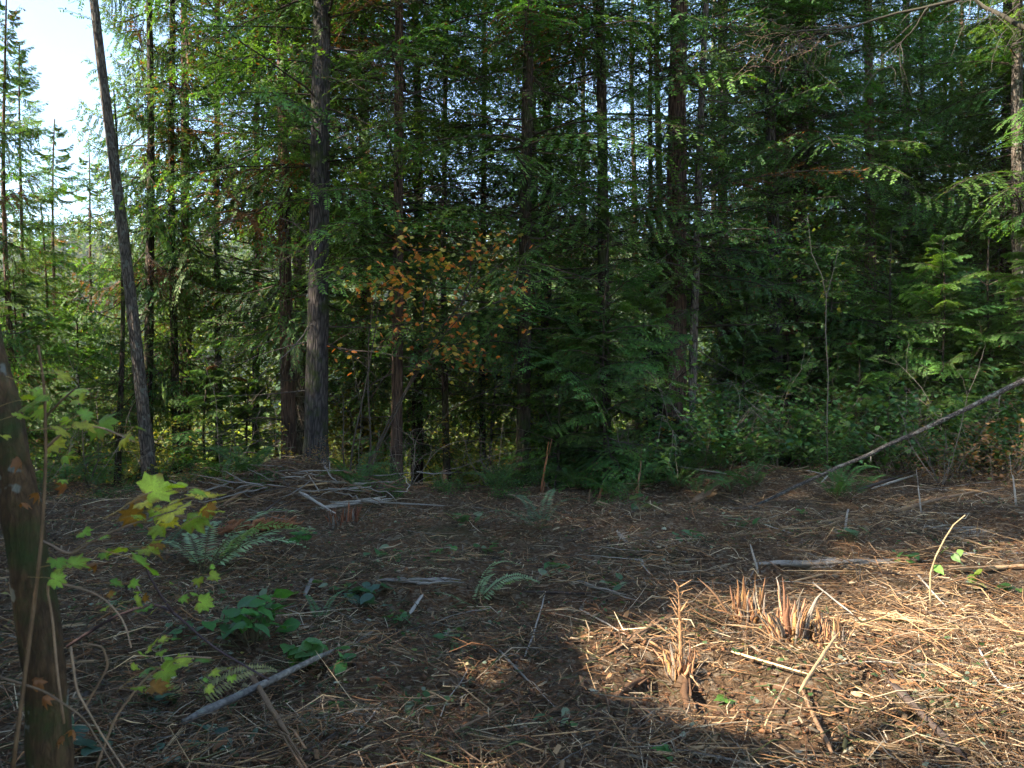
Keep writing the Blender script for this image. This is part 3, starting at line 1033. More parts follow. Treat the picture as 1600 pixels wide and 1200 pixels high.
for px, d, v, lab, s in [
    (1490, 11.9, 'brown_a', 'dry brown-leaved shrub below the upper end of the leaning pole', 1.0),
    (1575, 11.6, 'brown_a', 'dry brown-leaved shrub cut by the right border', 1.1),
    (1560, 13.0, 'brown_a', 'withered shrub behind the other dry shrubs at right', 1.3),
    (1085, 13.3, 'yellow_a', 'pale green small-leaved shrub at the foot of the slim pale trunk', 1.0),
    (1130, 13.0, 'green_c', 'leafy shrub with maple-like leaves right of the slim pale trunk', 0.9),
    (1500, 14.0, 'yellow_a', 'yellowing shrub high in the thicket near the right border', 1.5),
    (1590, 14.6, 'yellow_a', 'yellowing shrub behind the thicket at the right border', 1.6),
    (1280, 13.6, 'green_c', 'leafy shrub in the thicket beside the slender pale stem', 1.2),
    (1440, 13.2, 'green_c', 'tall leafy shrub touching the leaning pole from behind', 1.2),
    (505, 12.9, 'yellow_a', 'yellowing shrub behind the foot of the thick grey fir', 0.6),
    (760, 13.4, 'yellow_a', 'sunlit yellow-green shrub right of the thin middle trunk', 0.7),
    (560, 13.3, 'yellow_a', 'yellow-green shrub between the thick grey fir and the hemlock trunk', 0.7),
]:
    shrub(px, d, v, lab, s, rs.random() * 6.28)
for k in range(46):
    px = rs.uniform(1060, 1640)
    d = 12.0 + 0.9 * (px - 1090) / 550 + rs.uniform(-0.2, 2.2)
    shrub(px, d, ['green_a', 'green_b', 'green_a', 'green_b', 'green_c'][rs.integers(5)], 'low dark green shrub in the undergrowth along the right edge', rs.uniform(0.8, 1.5), rs.random() * 6.28, 'undergrowth shrubs on the right')
for k in range(16):
    px = rs.uniform(770, 1090)
    shrub(px, rs.uniform(11.9, 13.6), ['green_b', 'green_a'][rs.integers(2)], 'low green shrub under the young hemlocks in the middle', rs.uniform(0.5, 0.9), rs.random() * 6.28, 'undergrowth shrubs in the middle')
for k in range(16):
    px = rs.uniform(90, 720)
    shrub(px, rs.uniform(12.2, 14.2), ['green_b', 'green_a', 'yellow_a'][rs.integers(3)], 'low shrub on the brink between the trunks at left', rs.uniform(0.35, 0.7), rs.random() * 6.28, 'undergrowth shrubs on the left')


for k in range(30):
    px = rs.uniform(60, 1120)
    shrub(px, rs.uniform(10.4, 12.2), ['green_b', 'green_a', 'brown_a', 'green_b'][rs.integers(4)], 'small half-crushed shrub along the far rim of the clearing', rs.uniform(0.22, 0.5), rs.random() * 6.28, 'small shrubs on the far rim')
# broad-leaved trees far down the slope, bright in the sun
def leafy_tree_meshes(seed, h, pal, n=4200):
    rng = np.random.default_rng(seed)
    lm, lf = Acc(), Acc()
    P = twig_wander(rng, (0, 0, -0.3), (0, 0, 1), h * 0.9, 10, 0.05, 0.06)
    lm.tube(P, np.linspace(0.13, 0.03, 11), 8, (0.11, 0.10, 0.085), cap=False)
    tk = lm
    lb = Acc()
    nodes = []
    for k in range(26):
        i = rng.integers(3, 11)
        a = rng.random() * 6.28
        Q = twig_wander(rng, P[i], unit(np.array([math.cos(a), math.sin(a), 0.5])), h * 0.3 * rng.uniform(0.5, 1.1), 6, 0.15, 0.0)
        lb.tube(Q, np.linspace(0.03, 0.006, 7), 5, (0.11, 0.10, 0.085), cap=False)
        nodes.append(Q[2:])
    N = np.concatenate(nodes)
    C = N[rng.integers(len(N), size=n // 22)] + rng.normal(0, 0.4, (n // 22, 3))
    P = np.repeat(C, 22, 0) + rng.normal(0, 0.26, (n // 22 * 22, 3))
    pal = np.array(pal)
    c = pal[rng.integers(len(pal), size=len(P))] * rng.uniform(0.7, 1.3, (len(P), 1))
    leaf_cloud(lf, 'oval', P, 0.12, c, rng, 0.7)
    return tk.mesh('leafy_trunk', MT['twig']), lb.mesh('leafy_limbs', MT['twig']), lf.mesh('leafy_crown', MT['leaf'])


LEAFY = [leafy_tree_meshes(500, 9, [(0.19, 0.25, 0.045), (0.27, 0.30, 0.05), (0.13, 0.20, 0.04)]),
         leafy_tree_meshes(501, 7, [(0.22, 0.20, 0.035), (0.14, 0.17, 0.03), (0.26, 0.22, 0.05)])]
leafy_now = True
for x, y in scatter(26, (-0.55, 0.04, True), (16.0, 27), 1.0, lambda x, y: False) + scatter(48, (-0.7, 0.5, True), (20, 60), 1.8, far_skip):
    m = LEAFY[rb.integers(2)]
    root = link('alder_tree', None, None, (x, y, hz(x, y)), (0, 0, rb.random() * 6.28), rb.uniform(0.5, 0.75) if y < 27 and x < 1 else rb.uniform(0.6, 1.1))
    tag(root, 'bright yellow-green broad-leaved tree down the slope seen between the trunks', 'tree', 'broad-leaved trees down the slope')
    link('trunk', m[0], root)
    link('limbs', m[1], root)
    link('crown', m[2], root)


# the wood on the far hillside
def far_wood():
    rng = np.random.default_rng(9)
    n = 2600
    y = rng.uniform(85, 520, n)
    x = rng.uniform(-0.8, 0.8, n) * y
    z = H(x, y)
    acc = Acc()
    k = 28
    # one conifer: whorls of drooping triangles round an axis
    for v in range(4):
        t = rng.random(k) ** 0.7
        a = rng.random(k) * 6.28
        hh = 1 - t * 0.95
        rr = 0.17 * t + 0.015
        dirv = np.stack([np.cos(a), np.sin(a), 0 * a], 1)
        lat = np.stack([-np.sin(a), np.cos(a), 0 * a], 1)
        base = np.stack([0 * a, 0 * a, hh], 1)
        tip = base + dirv * rr[:, None] + np.array([0, 0, -0.05])
        wv = lat * (rr * 0.55)[:, None]
        tri = np.stack([base + np.array([0, 0, 0.03]), base * [1, 1, 1] + dirv * (rr * 0.7)[:, None] + wv + [0, 0, -0.03], tip, base + dirv * (rr * 0.7)[:, None] - wv + [0, 0, -0.03]], 1).reshape(-1, 3)
        sel = np.arange(v, n, 4)
        ht = rng.uniform(12, 24, len(sel))
        W = tri[None] * ht[:, None, None] * np.array([1.1, 1.1, 1.0]) + np.stack([x[sel], y[sel], z[sel] - 0.5], 1)[:, None]
        c = np.array([0.050, 0.085, 0.026]) * rng.uniform(0.6, 1.5, (len(sel), 1)) * np.stack([rng.uniform(0.8, 1.7, len(sel)), np.ones(len(sel)), np.ones(len(sel))], 1)
        acc.add(W.reshape(-1, 3), np.arange(len(W) * k * 4).reshape(-1, 4), None, np.repeat(c, k * 4, 0))
    return acc.mesh('far_wood', MT['needles'])


tag(link('far_forest', far_wood()), 'hazy conifer wood covering the hillside across the valley', 'forest', kind='stuff')

# vine maple with orange leaves in front of the straight hemlock trunk
vm = Acc()
vroot_p = at(575, 758, 12.0)
vr_ = np.random.default_rng(61)
maple = link('vine_maple', None, None, (vroot_p.x, vroot_p.y, hz(vroot_p.x, vroot_p.y)))
tag(maple, 'vine maple with orange leaves and slender arching stems', 'maple')
O = np.array(maple.location)
leafpts = []
for path in ([(545, 752), (562, 640), (585, 520), (600, 440)], [(560, 758), (610, 650), (680, 520), (745, 440), (800, 400)], [(570, 760), (590, 700), (650, 590), (720, 500), (790, 470)],
             [(575, 760), (580, 690), (575, 600), (580, 500), (600, 420)], [(540, 757), (535, 680), (530, 610)], [(660, 520), (665, 450), (650, 395)], [(720, 480), (735, 430), (730, 375)], [(640, 580), (700, 540), (760, 545)]):
    d0 = 12.0
    pts = np.array([np.array(at(px, py, d0 - 0.18 * i)) for i, (px, py) in enumerate(path)]) - O
    tt = np.linspace(0, len(pts) - 1, 14)
    P = np.stack([np.interp(tt, np.arange(len(pts)), pts[:, k]) for k in range(3)], 1)
    P[1:] += np.cumsum(vr_.normal(0, 0.008, (13, 3)), 0)
    st = Acc()
    st.tube(P, np.linspace(0.017, 0.004, 14), 6, (0.075, 0.06, 0.045))
    for m in range(7):
        i = vr_.integers(6, 14)
        Q = twig_wander(vr_, P[i], unit(np.array([vr_.normal(0.2, 0.8), vr_.normal(-0.2, 0.6), vr_.normal(0.1, 0.25)])), vr_.uniform(0.3, 0.8), 6, 0.15, -0.02)
        st.tube(Q, np.linspace(0.004, 0.0012, 7), 4, (0.085, 0.06, 0.045), cap=False)
        leafpts.append(Q[2:])
    link('stem', st.mesh('stem', MT['twig']), maple)
N = np.concatenate(leafpts)
N = N[N[:, 2] > 1.7]
P = N[vr_.integers(len(N), size=820)] + vr_.normal(0, 0.14, (820, 3))
pal = np.array(ORANGE)
lf = Acc()
leaf_cloud(lf, 'small_maple', P, 0.058, pal[vr_.integers(len(pal), size=820)] * vr_.uniform(0.8, 1.6, (820, 1)), vr_, 0.7)
tag(link('leaves', lf.mesh('leaves', MT['leaf']), maple), kind='stuff')

# slender pale sapling in the thicket
sap = link('sapling', None, None, tuple(gp(1293, 748)))
tag(sap, 'slender pale bare-stemmed sapling standing in front of the thicket', 'sapling')
O = np.array(sap.location)
sd = sap.location.y
st = Acc()
P = np.array([np.array(at(px, py, sd)) for px, py in [(1293, 748), (1292, 660), (1294, 590), (1290, 520), (1291, 465), (1303, 420), (1310, 390)]]) - O
P[0] = 0
st.tube(P, np.linspace(0.009, 0.004, 7), 6, (0.15, 0.125, 0.095))
Q = np.array([np.array(at(px, py, sd)) for px, py in [(1291, 465), (1284, 430), (1268, 395), (1262, 340)]]) - O
st.tube(Q, np.linspace(0.009, 0.003, 4), 5, (0.20, 0.17, 0.13))
link('stem', st.mesh('stem', MT['twig']), sap)
lf = Acc()
rr = np.random.default_rng(64)
lp = []
for k in range(16):
    b = [P[4], P[5], P[6], Q[2], Q[3]][rr.integers(5)]
    q = twig_wander(rr, b, unit(rr.normal(0, 1, 3) + [0, 0, 0.4]), rr.uniform(0.3, 0.9), 6, 0.2, -0.05)
    tw = Acc()
    tw.tube(q, np.linspace(0.003, 0.001, 7), 3, (0.15, 0.12, 0.09), cap=False)
    link('twig', tw.mesh('twig', MT['twig']), sap)
    lp.append(q[2:])
lp = np.concatenate(lp)
P = lp[rr.integers(len(lp), size=260)] + rr.normal(0, 0.06, (260, 3))
pal = np.array(GREEN + [(0.12, 0.16, 0.035), (0.16, 0.17, 0.035)])
leaf_cloud(lf, 'oval', P, 0.05, pal[rr.integers(len(pal), size=260)], rr, 0.6)
tag(link('leaves', lf.mesh('leaves', MT['leaf']), sap), kind='stuff')

# overhanging limb in the top right corner
ov = link('overhanging_tree', None, None, (7.6, 6.5, hz(7.6, 6.5)))
tag(ov, 'mossy tree outside the right border whose limbs hang into the top corner', 'tree')
O = np.array(ov.location)
link('trunk', trunk_mesh('trunk', 0.2, 0.08, 9, 'bark_maple', 71), ov)
ro = np.random.default_rng(72)
for path, r in (([(1700, 70), (1640, 55), (1585, 35), (1540, 12), (1500, -20)], 0.035), ([(1700, 30), (1560, -14), (1440, 14), (1330, 45), (1245, 52)], 0.022), ([(1640, 55), (1600, 10), (1570, -20)], 0.02), ([(1450, 12), (1420, 60), (1405, 95)], 0.008),
                ([(1330, 40), (1270, 65), (1230, 70)], 0.006)):
    pts = np.array([np.array(at(px, py, 7.0 + 0.15 * i)) for i, (px, py) in enumerate(path)]) - O
    if path[0][0] == 1700:
        pts = np.concatenate([[[0, 0, pts[0, 2] + 0.1]], pts])
    tt = np.linspace(0, len(pts) - 1, 16)
    P = np.stack([np.interp(tt, np.arange(len(pts)), pts[:, k]) for k in range(3)], 1)
    P[1:] += np.cumsum(ro.normal(0, 0.008, (15, 3)), 0)
    st = Acc()
    st.tube(P, np.linspace(r, r * 0.35, 16), 7, (0.05, 0.045, 0.03), rough=0.12)
    for m in range(9):
        i = ro.integers(6, 16)
        Q = twig_wander(ro, P[i], unit(np.array([ro.normal(-0.3, 0.6), ro.normal(0, 0.5), ro.normal(-0.4, 0.4)])), ro.uniform(0.2, 0.9), 7, 0.12, -0.05)
        st.tube(Q, np.linspace(0.004, 0.001, 8), 3, (0.09, 0.075, 0.06), cap=False)
    link('limb', st.mesh('limb', MT['twig']), ov)
# dead reddish twig spray hanging at the top
ds = Acc()
c0 = np.array(at(1245, 62, 8.6)) - O
for m in range(110):
    Q = twig_wander(ro, c0 + ro.normal(0, 0.13, 3) * [2.6, 1.5, 0.9], unit(np.array([ro.normal(-0.7, 0.8), ro.normal(0, 0.6), ro.normal(-0.25, 0.45)])), ro.uniform(0.12, 0.4), 5, 0.25, -0.05)
    ds.tube(Q, np.linspace(0.0020, 0.0008, 6), 3, np.array([0.20, 0.13, 0.09]) * ro.uniform(0.6, 1.4), cap=False)
tag(link('dead_spray', ds.mesh('dead_spray', MT['twig']), ov), kind='stuff')

# ------------------------------------------------------------------ the leaning pole, logs and sticks
def poly(pts, n, rng, jit=0.004):
    pts = np.array([np.array(p) for p in pts])
    tt = np.linspace(0, len(pts) - 1, n)
    P = np.stack([np.interp(tt, np.arange(len(pts)), pts[:, k]) for k in range(3)], 1)
    P[1:-1] += np.cumsum(rng.normal(0, jit, (n - 2, 3)), 0)
    return P


rk = np.random.default_rng(90)
a = gp(1150, 806)
pole = link('leaning_pole', None, None, tuple(a))
tag(pole, 'long thin grey fallen pole slanting up to the right border', 'pole')
P = poly([a - Vector((0.1, 0, 0.02)), at(1290, 740, a.y + 0.25), at(1440, 672, a.y + 0.4), at(1600, 588, a.y + 0.5), at(1760, 500, a.y + 0.5)], 26, rk, 0.006) - np.array(a)
acc = Acc()
acc.tube(P, np.linspace(0.016, 0.039, 26), 10, (0.3, 0.3, 0.3), rough=0.06)
link('stem', acc.mesh('stem', MT['bark_log'], True), pole)
for k in (6, 9, 13, 17):
    acc = Acc()
    acc.tube(twig_wander(rk, P[k], unit(np.array([rk.normal(-0.3, 0.5), -0.3, rk.normal(0.3, 0.8)])), rk.uniform(0.1, 0.35), 5, 0.1), np.linspace(0.009, 0.004, 6), 5, (0.25, 0.21, 0.17))
    link('branch_stub', acc.mesh('branch_stub', MT['twig']), pole)

WOODC = {'G': (0.24, 0.21, 0.175), 'W': (0.36, 0.32, 0.265), 'T': (0.44, 0.29, 0.155), 'B': (0.19, 0.115, 0.065), 'D': (0.075, 0.055, 0.045), 'R': (0.24, 0.10, 0.045)}


def stick_mesh(P, r, c, rng, sides=6, flat=1.0, frayed=0):
    acc = Acc()
    n = len(P)
    col = np.array(c) * rng.uniform(0.75, 1.25, (n, 1))
    prof = np.linspace(1, 0.7, n) * (1 + rng.normal(0, 0.07, n))
    prof[0] *= 0.6
    prof[-1] *= 0.35
    acc.tube(P, r * prof, sides, np.repeat(col, sides, 0) if False else np.array(c) * rng.uniform(0.8, 1.2), 0.14, rng, True, flat)
    for k in range(frayed):
        e = P[0] if rng.random() < 0.5 else P[-1]
        ax = unit(P[-1] - P[0]) * (1 if e is P[-1] else -1)
        L = np.linalg.norm(P[-1] - P[0])
        Q = np.array([e - ax * L * rng.uniform(0.1, 0.6), e, e + ax * L * rng.uniform(0.02, 0.2) + rng.normal(0, 0.02, 3)]) + rng.normal(0, r * 0.8, 3)
        acc.tube(Q, np.array([r * 0.35, r * 0.3, r * 0.05]), 4, np.array(c) * rng.uniform(0.6, 1.5), 0.1, rng)
    return acc


def stick(p0, p1, wpx, c, label, cat='stick', name='stick', lift=0.03, frayed=0, flat=1.0, mat='wood', bow=0.02, group=None, up=0.0, sides=6):
    """a piece of wood between two pixels, resting on the litter"""
    a, b = gp(*p0), gp(*p1)
    if up:
        b = at(p1[0], p1[1], a.y + 0.02)
    d = (a.y + b.y) / 2
    r = wpx * d / FPX / 2 * 0.8
    rng = np.random.default_rng(int(p0[0] * 31 + p0[1] * 17 + p1[0] * 7 + p1[1]) % 99999)
    a, b = np.array(a), np.array(b)
    n = 9
    P = a + (b - a) * np.linspace(0, 1, n)[:, None]
    if not up:
        P[:, 2] += r * 0.8 + lift * rng.uniform(0.3, 1.2)
    else:
        P[0, 2] -= 0.04
    P[1:-1] += np.cumsum(rng.normal(0, bow * 0.3 * np.linalg.norm(b - a), (n - 2, 3)), 0) * [1, 1, 0.4] * 0.35
    o = P[0].copy()
    m = stick_mesh(P - o, r, WOODC[c] if isinstance(c, str) else c, rng, sides, flat, frayed).mesh(name, MT[mat], sides > 7)
    ob = link(name, m, None, tuple(o))
    return tag(ob, label, cat, group)


def bundle(p0, p1, wpx, c, label, n=10, name='splintered_branch', spread=1.0, short=0):
    """a branch torn into strands, each strand a part"""
    a, b = np.array(gp(*p0)), np.array(gp(*p1))
    rng = np.random.default_rng(int(p0[0] * 31 + p0[1] * 17 + p1[0] * 7 + p1[1]) % 99999)
    w = wpx * (a[1] + b[1]) / 2 / FPX
    root = link(name, None, None, tuple(a))
    tag(root, label, 'branch')
    ax = b - a
    for k in range(n):
        s0, s1 = sorted(rng.random(2) * [0.5, 0.5] + [0, 0.5])
        if short:
            s0 = rng.random() * (1 - short)
            s1 = s0 + short * rng.uniform(0.4, 1.2)
        off = rng.normal(0, w * 0.35 * spread, 3) * [1, 1, 0.5] + [0, 0, w * 0.5 + 0.02]
        P = np.array([ax * (s0 + (s1 - s0) * t) + off * (0.5 + t) for t in np.linspace(0, 1, 6)])
        P[1:-1] += rng.normal(0, 0.007 + 0.006 * bool(short), (4, 3))
        acc = stick_mesh(P, w * rng.uniform(0.10, 0.28), WOODC[c], rng, 5, 0.6)
        link('strand', acc.mesh('strand', MT['wood']), root)
    return root


stick((286, 1170), (522, 1050), 16, (0.30, 0.28, 0.25), 'smooth grey fallen log with pale lichen at lower left', 'log', 'fallen_log', 0.09, 0, 1, 'bark_grey_log', 0.004, sides=12)
stick((1396, 1090), (1512, 1212), 17, 'D', 'dark purplish broken log at the lower right corner of the straw', 'log', 'broken_log', 0.03, 3, sides=10)
stick((1143, 1031), (1264, 1079), 8, (0.62, 0.45, 0.24), 'bright fresh split stick lying in the sun beside the dirt hollow', lift=0.06, flat=0.6)
stick((964, 838), (1006, 890), 8, 'G', 'short pale grey stick in the middle of the clearing', frayed=2)
stick((820, 1032), (852, 932), 4, 'G', 'thin upright-slanting tan twig left of the splintered stump')
stick((905, 958), (978, 998), 4, 'W', 'thin pale stick pointing at the splintered stump')
stick((850, 876), (915, 845), 4, 'T', 'short tan stick on bare red soil in the middle')
stick((905, 838), (1042, 783), 3.5, 'D', 'long dark thin twig across the far middle of the clearing')
stick((818, 936), (930, 938), 6, 'D', 'dark flat root lying beside the crushed fern in the middle', bow=0.05)
stick((1055, 748), (1165, 768), 8, 'W', 'pale split plank lying at the far edge right of the stub', flat=0.4, lift=0.15)
stick((1085, 790), (1125, 763), 14, 'B', 'short brown broken limb under the pale split plank', frayed=3)
stick((1340, 772), (1442, 736), 7, 'D', 'dark dead branch below the middle of the leaning pole')
stick((1362, 768), (1432, 744), 5, 'W', 'pale peeled branch beside the dark dead branch')
stick((1395, 805), (1545, 770), 8, 'B', 'long brown limb lying in front of the dry shrubs', bow=0.04)
stick((1300, 740), (1283, 758), 3.5, 'W', 'tiny pale stick below the leaning pole')
stick((390, 1085), (452, 1190), 13, 'B', 'brown broken branch with torn end across the grey log', lift=0.08, frayed=5)
stick((1560, 1030), (1625, 1012), 11, 'T', 'thick orange-tan wood chunk at the right border', frayed=3)
stick((1530, 1030), (1562, 1086), 5, 'W', 'pale bent stick in the sun near the right border', bow=0.05)
stick((1562, 1086), (1610, 1108), 6, 'W', 'pale stick end at the right border below the wood chunk')
stick((780, 1028), (832, 1082), 6, 'G', 'grey weathered stick left of the dirt hollow', frayed=2)
stick((465, 772), (560, 763), 4, 'T', 'thin tan rod on top of the brush pile', lift=0.25)
stick((500, 770), (478, 735), 3, 'W', 'thin white stick leaning on the brush pile', up=1)
stick((468, 786), (512, 812), 7, 'W', 'white weathered branch across the brush pile', lift=0.1, frayed=3)
stick((356, 742), (384, 766), 6, 'W', 'crooked pale branch left of the brush pile', lift=0.2, bow=0.06)
stick((350, 800), (402, 766), 6, 'B', 'brown limb slanting up the left side of the brush pile', lift=0.15)
stick((300, 790), (360, 768), 4, 'G', 'grey limb at the left foot of the brush pile', lift=0.1)
stick((400, 820), (440, 790), 4, 'D', 'dark twig in front of the brush pile', lift=0.1)
stick((640, 970), (662, 938), 9, 'W', 'curl of pale birch-like bark left of the middle', flat=0.4)
stick((476, 940), (490, 908), 11, 'G', 'curled strip of grey bark near the salal', flat=0.45)
stick((565, 790), (760, 800), 4, 'G', 'long thin grey branch across the far left middle', bow=0.03)
stick((1500, 872), (1612, 868), 6, 'W', 'pale straight branch near the right border', frayed=4)
stick((1490, 898), (1612, 893), 10, 'T', 'thick tan branch below the pale one at the right border', frayed=4)
stick((1290, 905), (1240, 918), 5, 'T', 'short tan stick above the splintered stumps', lift=0.08)
stick((1195, 1150), (1240, 1065), 4, 'T', 'tan stick standing out of the straw below the row of stumps', lift=0.08, bow=0.06)
stick((1250, 1150), (1312, 1042), 8, 'T', 'tan stick propped in the bright straw', lift=0.2)
stick((1300, 1200), (1250, 1090), 9, 'B', 'brown stick under the dark broken log', lift=0.05)
stick((1270, 930), (1335, 985), 4, 'W', 'thin pale stick across the right of the stumps', lift=0.1)
stick((1430, 905), (1480, 960), 4, 'W', 'thin white stick at the top of the sunlit straw', lift=0.06)
stick((1140, 1125), (1330, 1120), 4, 'B', 'thin brown stick along the lower edge of the dirt hollow')
stick((700, 1160), (830, 1100), 6, 'B', 'shaded brown branch at the bottom middle', bow=0.05)
stick((540, 1180), (600, 1110), 5, 'G', 'grey twig right of the grey log', bow=0.05)
stick((845, 770), (856, 708), 5, 'R', 'reddish broken snag bent at the far edge under the hemlock', 'snag', 'snag', up=1, frayed=3)
stick((934, 785), (942, 757), 7, 'R', 'short slanting red stub at the far edge', 'snag', 'snag', up=1, frayed=2)
stick((996, 772), (999, 738), 6, 'B', 'upright brown stub below the young hemlocks', 'snag', 'snag', up=1, frayed=2)
stick((920, 786), (922, 764), 4, 'B', 'small thin stub left of the slanting red one', 'snag', 'snag', up=1)
stick((1440, 803), (1434, 758), 3, 'W', 'white upright forked twig in front of the right thicket', up=1, frayed=2)
stick((1588, 790), (1582, 742), 4, 'W', 'white upright forked branch at the right border', up=1, frayed=3)
stick((1185, 900), (1172, 850), 5, 'W', 'small pale upright splinter behind the stumps', up=1)
stick((1320, 830), (1325, 795), 5, 'W', 'pale upright twig in the middle of the right litter', up=1, frayed=2)
bundle((588, 912), (725, 926), 11, 'G', 'grey branch torn into long strands left of the middle', 12)
bundle((722, 926), (800, 940), 8, 'B', 'brown frayed end continuing the torn grey branch', 8)
bundle((888, 908), (1012, 958), 7, 'G', 'pair of pale strands lying behind the splintered stump', 6)
bundle((930, 1040), (1062, 972), 15, 'B', 'brown root torn into strands left of the splintered stump', 16)
bundle((480, 802), (615, 788), 9, 'W', 'white weathered branch with loose strands at the brush pile foot', 12)
bundle((1180, 888), (1412, 898), 14, 'G', 'long grey splintered branch behind the shredded stumps', 18)
bundle((1100, 850), (1240, 842), 9, 'B', 'brown strands scattered in the far right litter', 8)
bundle((1380, 830), (1560, 845), 9, 'G', 'grey torn branch in the right middle litter', 9)
bundle((1340, 960), (1470, 1000), 9, 'T', 'torn tan branch lying in the bright straw', 9)


def shredded_stump(px, py, hpx, wpx, c, label, n=18, spread=0.25, spike=False):
    """a stump torn into a packed brush of upright fibres of uneven height, each fibre a part"""
    b = gp(px, py)
    root = link('shredded_stump', None, None, tuple(b))
    tag(root, label, 'stump')
    s = b.y / FPX
    h, w = hpx * s, wpx * s / 2
    rng = np.random.default_rng(px * 7 + py)
    acc = Acc()
    z = np.array([-0.08, 0.0, 0.10 * h, 0.16 * h])
    acc.tube(np.stack([0 * z, 0 * z, z], 1), np.array([1.3, 0.95, 0.7, 0.2]) * w, 13, np.array(WOODC['B']) * 0.55, 0.30, rng)
    link('core', acc.mesh('core', MT['wood']), root)
    ph = rng.random(3) * 6
    base_c = np.array(WOODC[c])

    def fibre(P, r, col, name='splinter', prof=None):
        a2 = Acc()
        a2.tube(P, r * np.array(prof or [1, 1, 0.95, 0.85, 0.6, 0.12]), 4, col, 0.22, rng, True, rng.uniform(0.35, 0.8))
        link(name, a2.mesh(name, MT['wood']), root)

    n = int(n * 2.0)
    for k in range(n):
        a = rng.random() * 2 * PI
        r = w * math.sqrt(rng.random()) * 0.95
        # neighbouring fibres break at similar heights
        jag = 0.62 + 0.25 * math.sin(2 * a + ph[0]) + 0.18 * math.sin(5 * a + ph[1])
        hh = h * min(1.0, max(0.18, jag * rng.uniform(0.55, 1.05)))
        if spike:
            hh *= 0.42
        out = np.array([math.cos(a), math.sin(a), 0])
        lean = spread * (r / w) * rng.uniform(0.3, 1.0) + (rng.uniform(0.3, 0.9) if rng.random() < 0.2 else 0)
        tw = np.array([-math.sin(a), math.cos(a), 0]) * rng.normal(0, 0.07)
        P = np.array([out * (r + lean * hh * t ** 1.3) + tw * hh * t + np.array([0, 0, -0.03 + (hh + 0.03) * t]) for t in np.linspace(0, 1, 6)])
        P[2:] += rng.normal(0, 0.004, (4, 3))
        col = base_c * rng.uniform(0.35, 1.3) * np.array([1, rng.uniform(0.85, 1.05), rng.uniform(0.75, 1.1)])
        if k % 3 == 1:
            col = np.array([0.22, 0.18, 0.14]) * rng.uniform(0.5, 1.2)
        fibre(P, min(w, 0.09) * rng.uniform(0.05, 0.15) * (1.7 if k % 6 == 0 else 1), col)
    if spike:
        P = np.array([[0.10 * w * math.sin(4 * t), 0.1 * w * t, -0.03 + h * t] for t in np.linspace(0, 1, 6)])
        fibre(P, w * 0.32, base_c * 0.75, 'spike', [1.2, 0.95, 0.6, 0.42, 0.3, 0.08])
        for k in range(46):
            t = rng.uniform(0.15, 0.95)
            a = rng.random() * 2 * PI
            L = h * rng.uniform(0.05, 0.22)
            p0 = np.array([0, 0.1 * w * t, h * t])
            d = unit(np.array([math.cos(a), math.sin(a), rng.uniform(0.4, 1.6)]))
            P = np.array([p0 + d * L * u for u in np.linspace(0, 1, 6)]) + np.array([math.cos(a), math.sin(a), 0]) * w * 0.2 * (1 - t)
            fibre(P, rng.uniform(0.0015, 0.0035), base_c * rng.uniform(0.7, 1.5), 'whisker')
    return root


SC = (0.38, 0.215, 0.105)
WOODC['S'] = SC
shredded_stump(1062, 1056, 145, 42, 'S', 'sunlit spiky splintered stump with torn arms beside the dirt hollow', 36, 0.42, True)
shredded_stump(1172, 972, 76, 46, 'S', 'fibrous shredded stump, leftmost of the row of three', 40, 0.26)
shredded_stump(1232, 996, 84, 58, 'S', 'reddish torn stump with flaring prongs, middle of the row of three', 38, 0.5)
shredded_stump(1294, 1016, 60, 46, 'S', 'short broad stump of upright fibres, rightmost of the row of three', 48, 0.10)
shredded_stump(1345, 915, 36, 12, 'B', 'small torn brown stub behind the sunlit straw', 8, 0.3)
shredded_stump(1522, 850, 36, 26, 'B', 'small rust-brown shredded tuft near the right border', 14, 0.2)
shredded_stump(535, 822, 42, 48, 'R', 'rust-brown tuft of shredded wood right of the brush pile', 26, 0.3)
bundle((332, 838), (458, 826), 13, 'R', 'crumbled log of rotten red wood above the large pale fern', 110, 'rotten_log', 1.5, 0.10)
# arms and roots of the spiky stump
for q, (p0, p1, w, c, lab, up) in enumerate([
    ((1058, 1028), (1012, 1000), 6, 'S', 'torn sunlit arm reaching left from the spiky stump', 1),
    ((1056, 1034), (1004, 1012), 4, 'S', 'thinner torn arm below the other one at the spiky stump', 1),
    ((1068, 1020), (1128, 1018), 6, 'B', 'brown torn arm reaching right from the spiky stump', 1),
    ((1066, 1062), (1083, 1082), 5, 'T', 'short tan splinter leaning at the foot of the spiky stump', 0),
]):
    stick(p0, p1, w, c, lab, 'splinter', 'torn_splinter', 0.05, 2, up=up)
for p0, p1, w, lab in [((1070, 1068), (1076, 1120), 15, 'thick brown root running toward the viewer from the spiky stump'), ((1010, 1062), (960, 1090), 15, 'brown root curving left out of the dirt hollow'),
                       ((1180, 1078), (1240, 1088), 16, 'half-buried root right of the dirt hollow')]:
    stick(p0, p1, w, (0.10, 0.055, 0.03), lab, 'root', 'root', -0.03, 4, 1, 'wood', 0.09, sides=9)

# ------------------------------------------------------------------ litter
rl = np.random.default_rng(123)


def litter_points(n, y0=2.4, y1=14.5, pw=1.0, xw=0.80):
    u = rl.random(n)
    y = y0 * (y1 / y0) ** u if pw == 1.0 else y0 + (y1 - y0) * u
    x = rl.uniform(-xw, xw, n) * (y + 0.4)
    return x, y


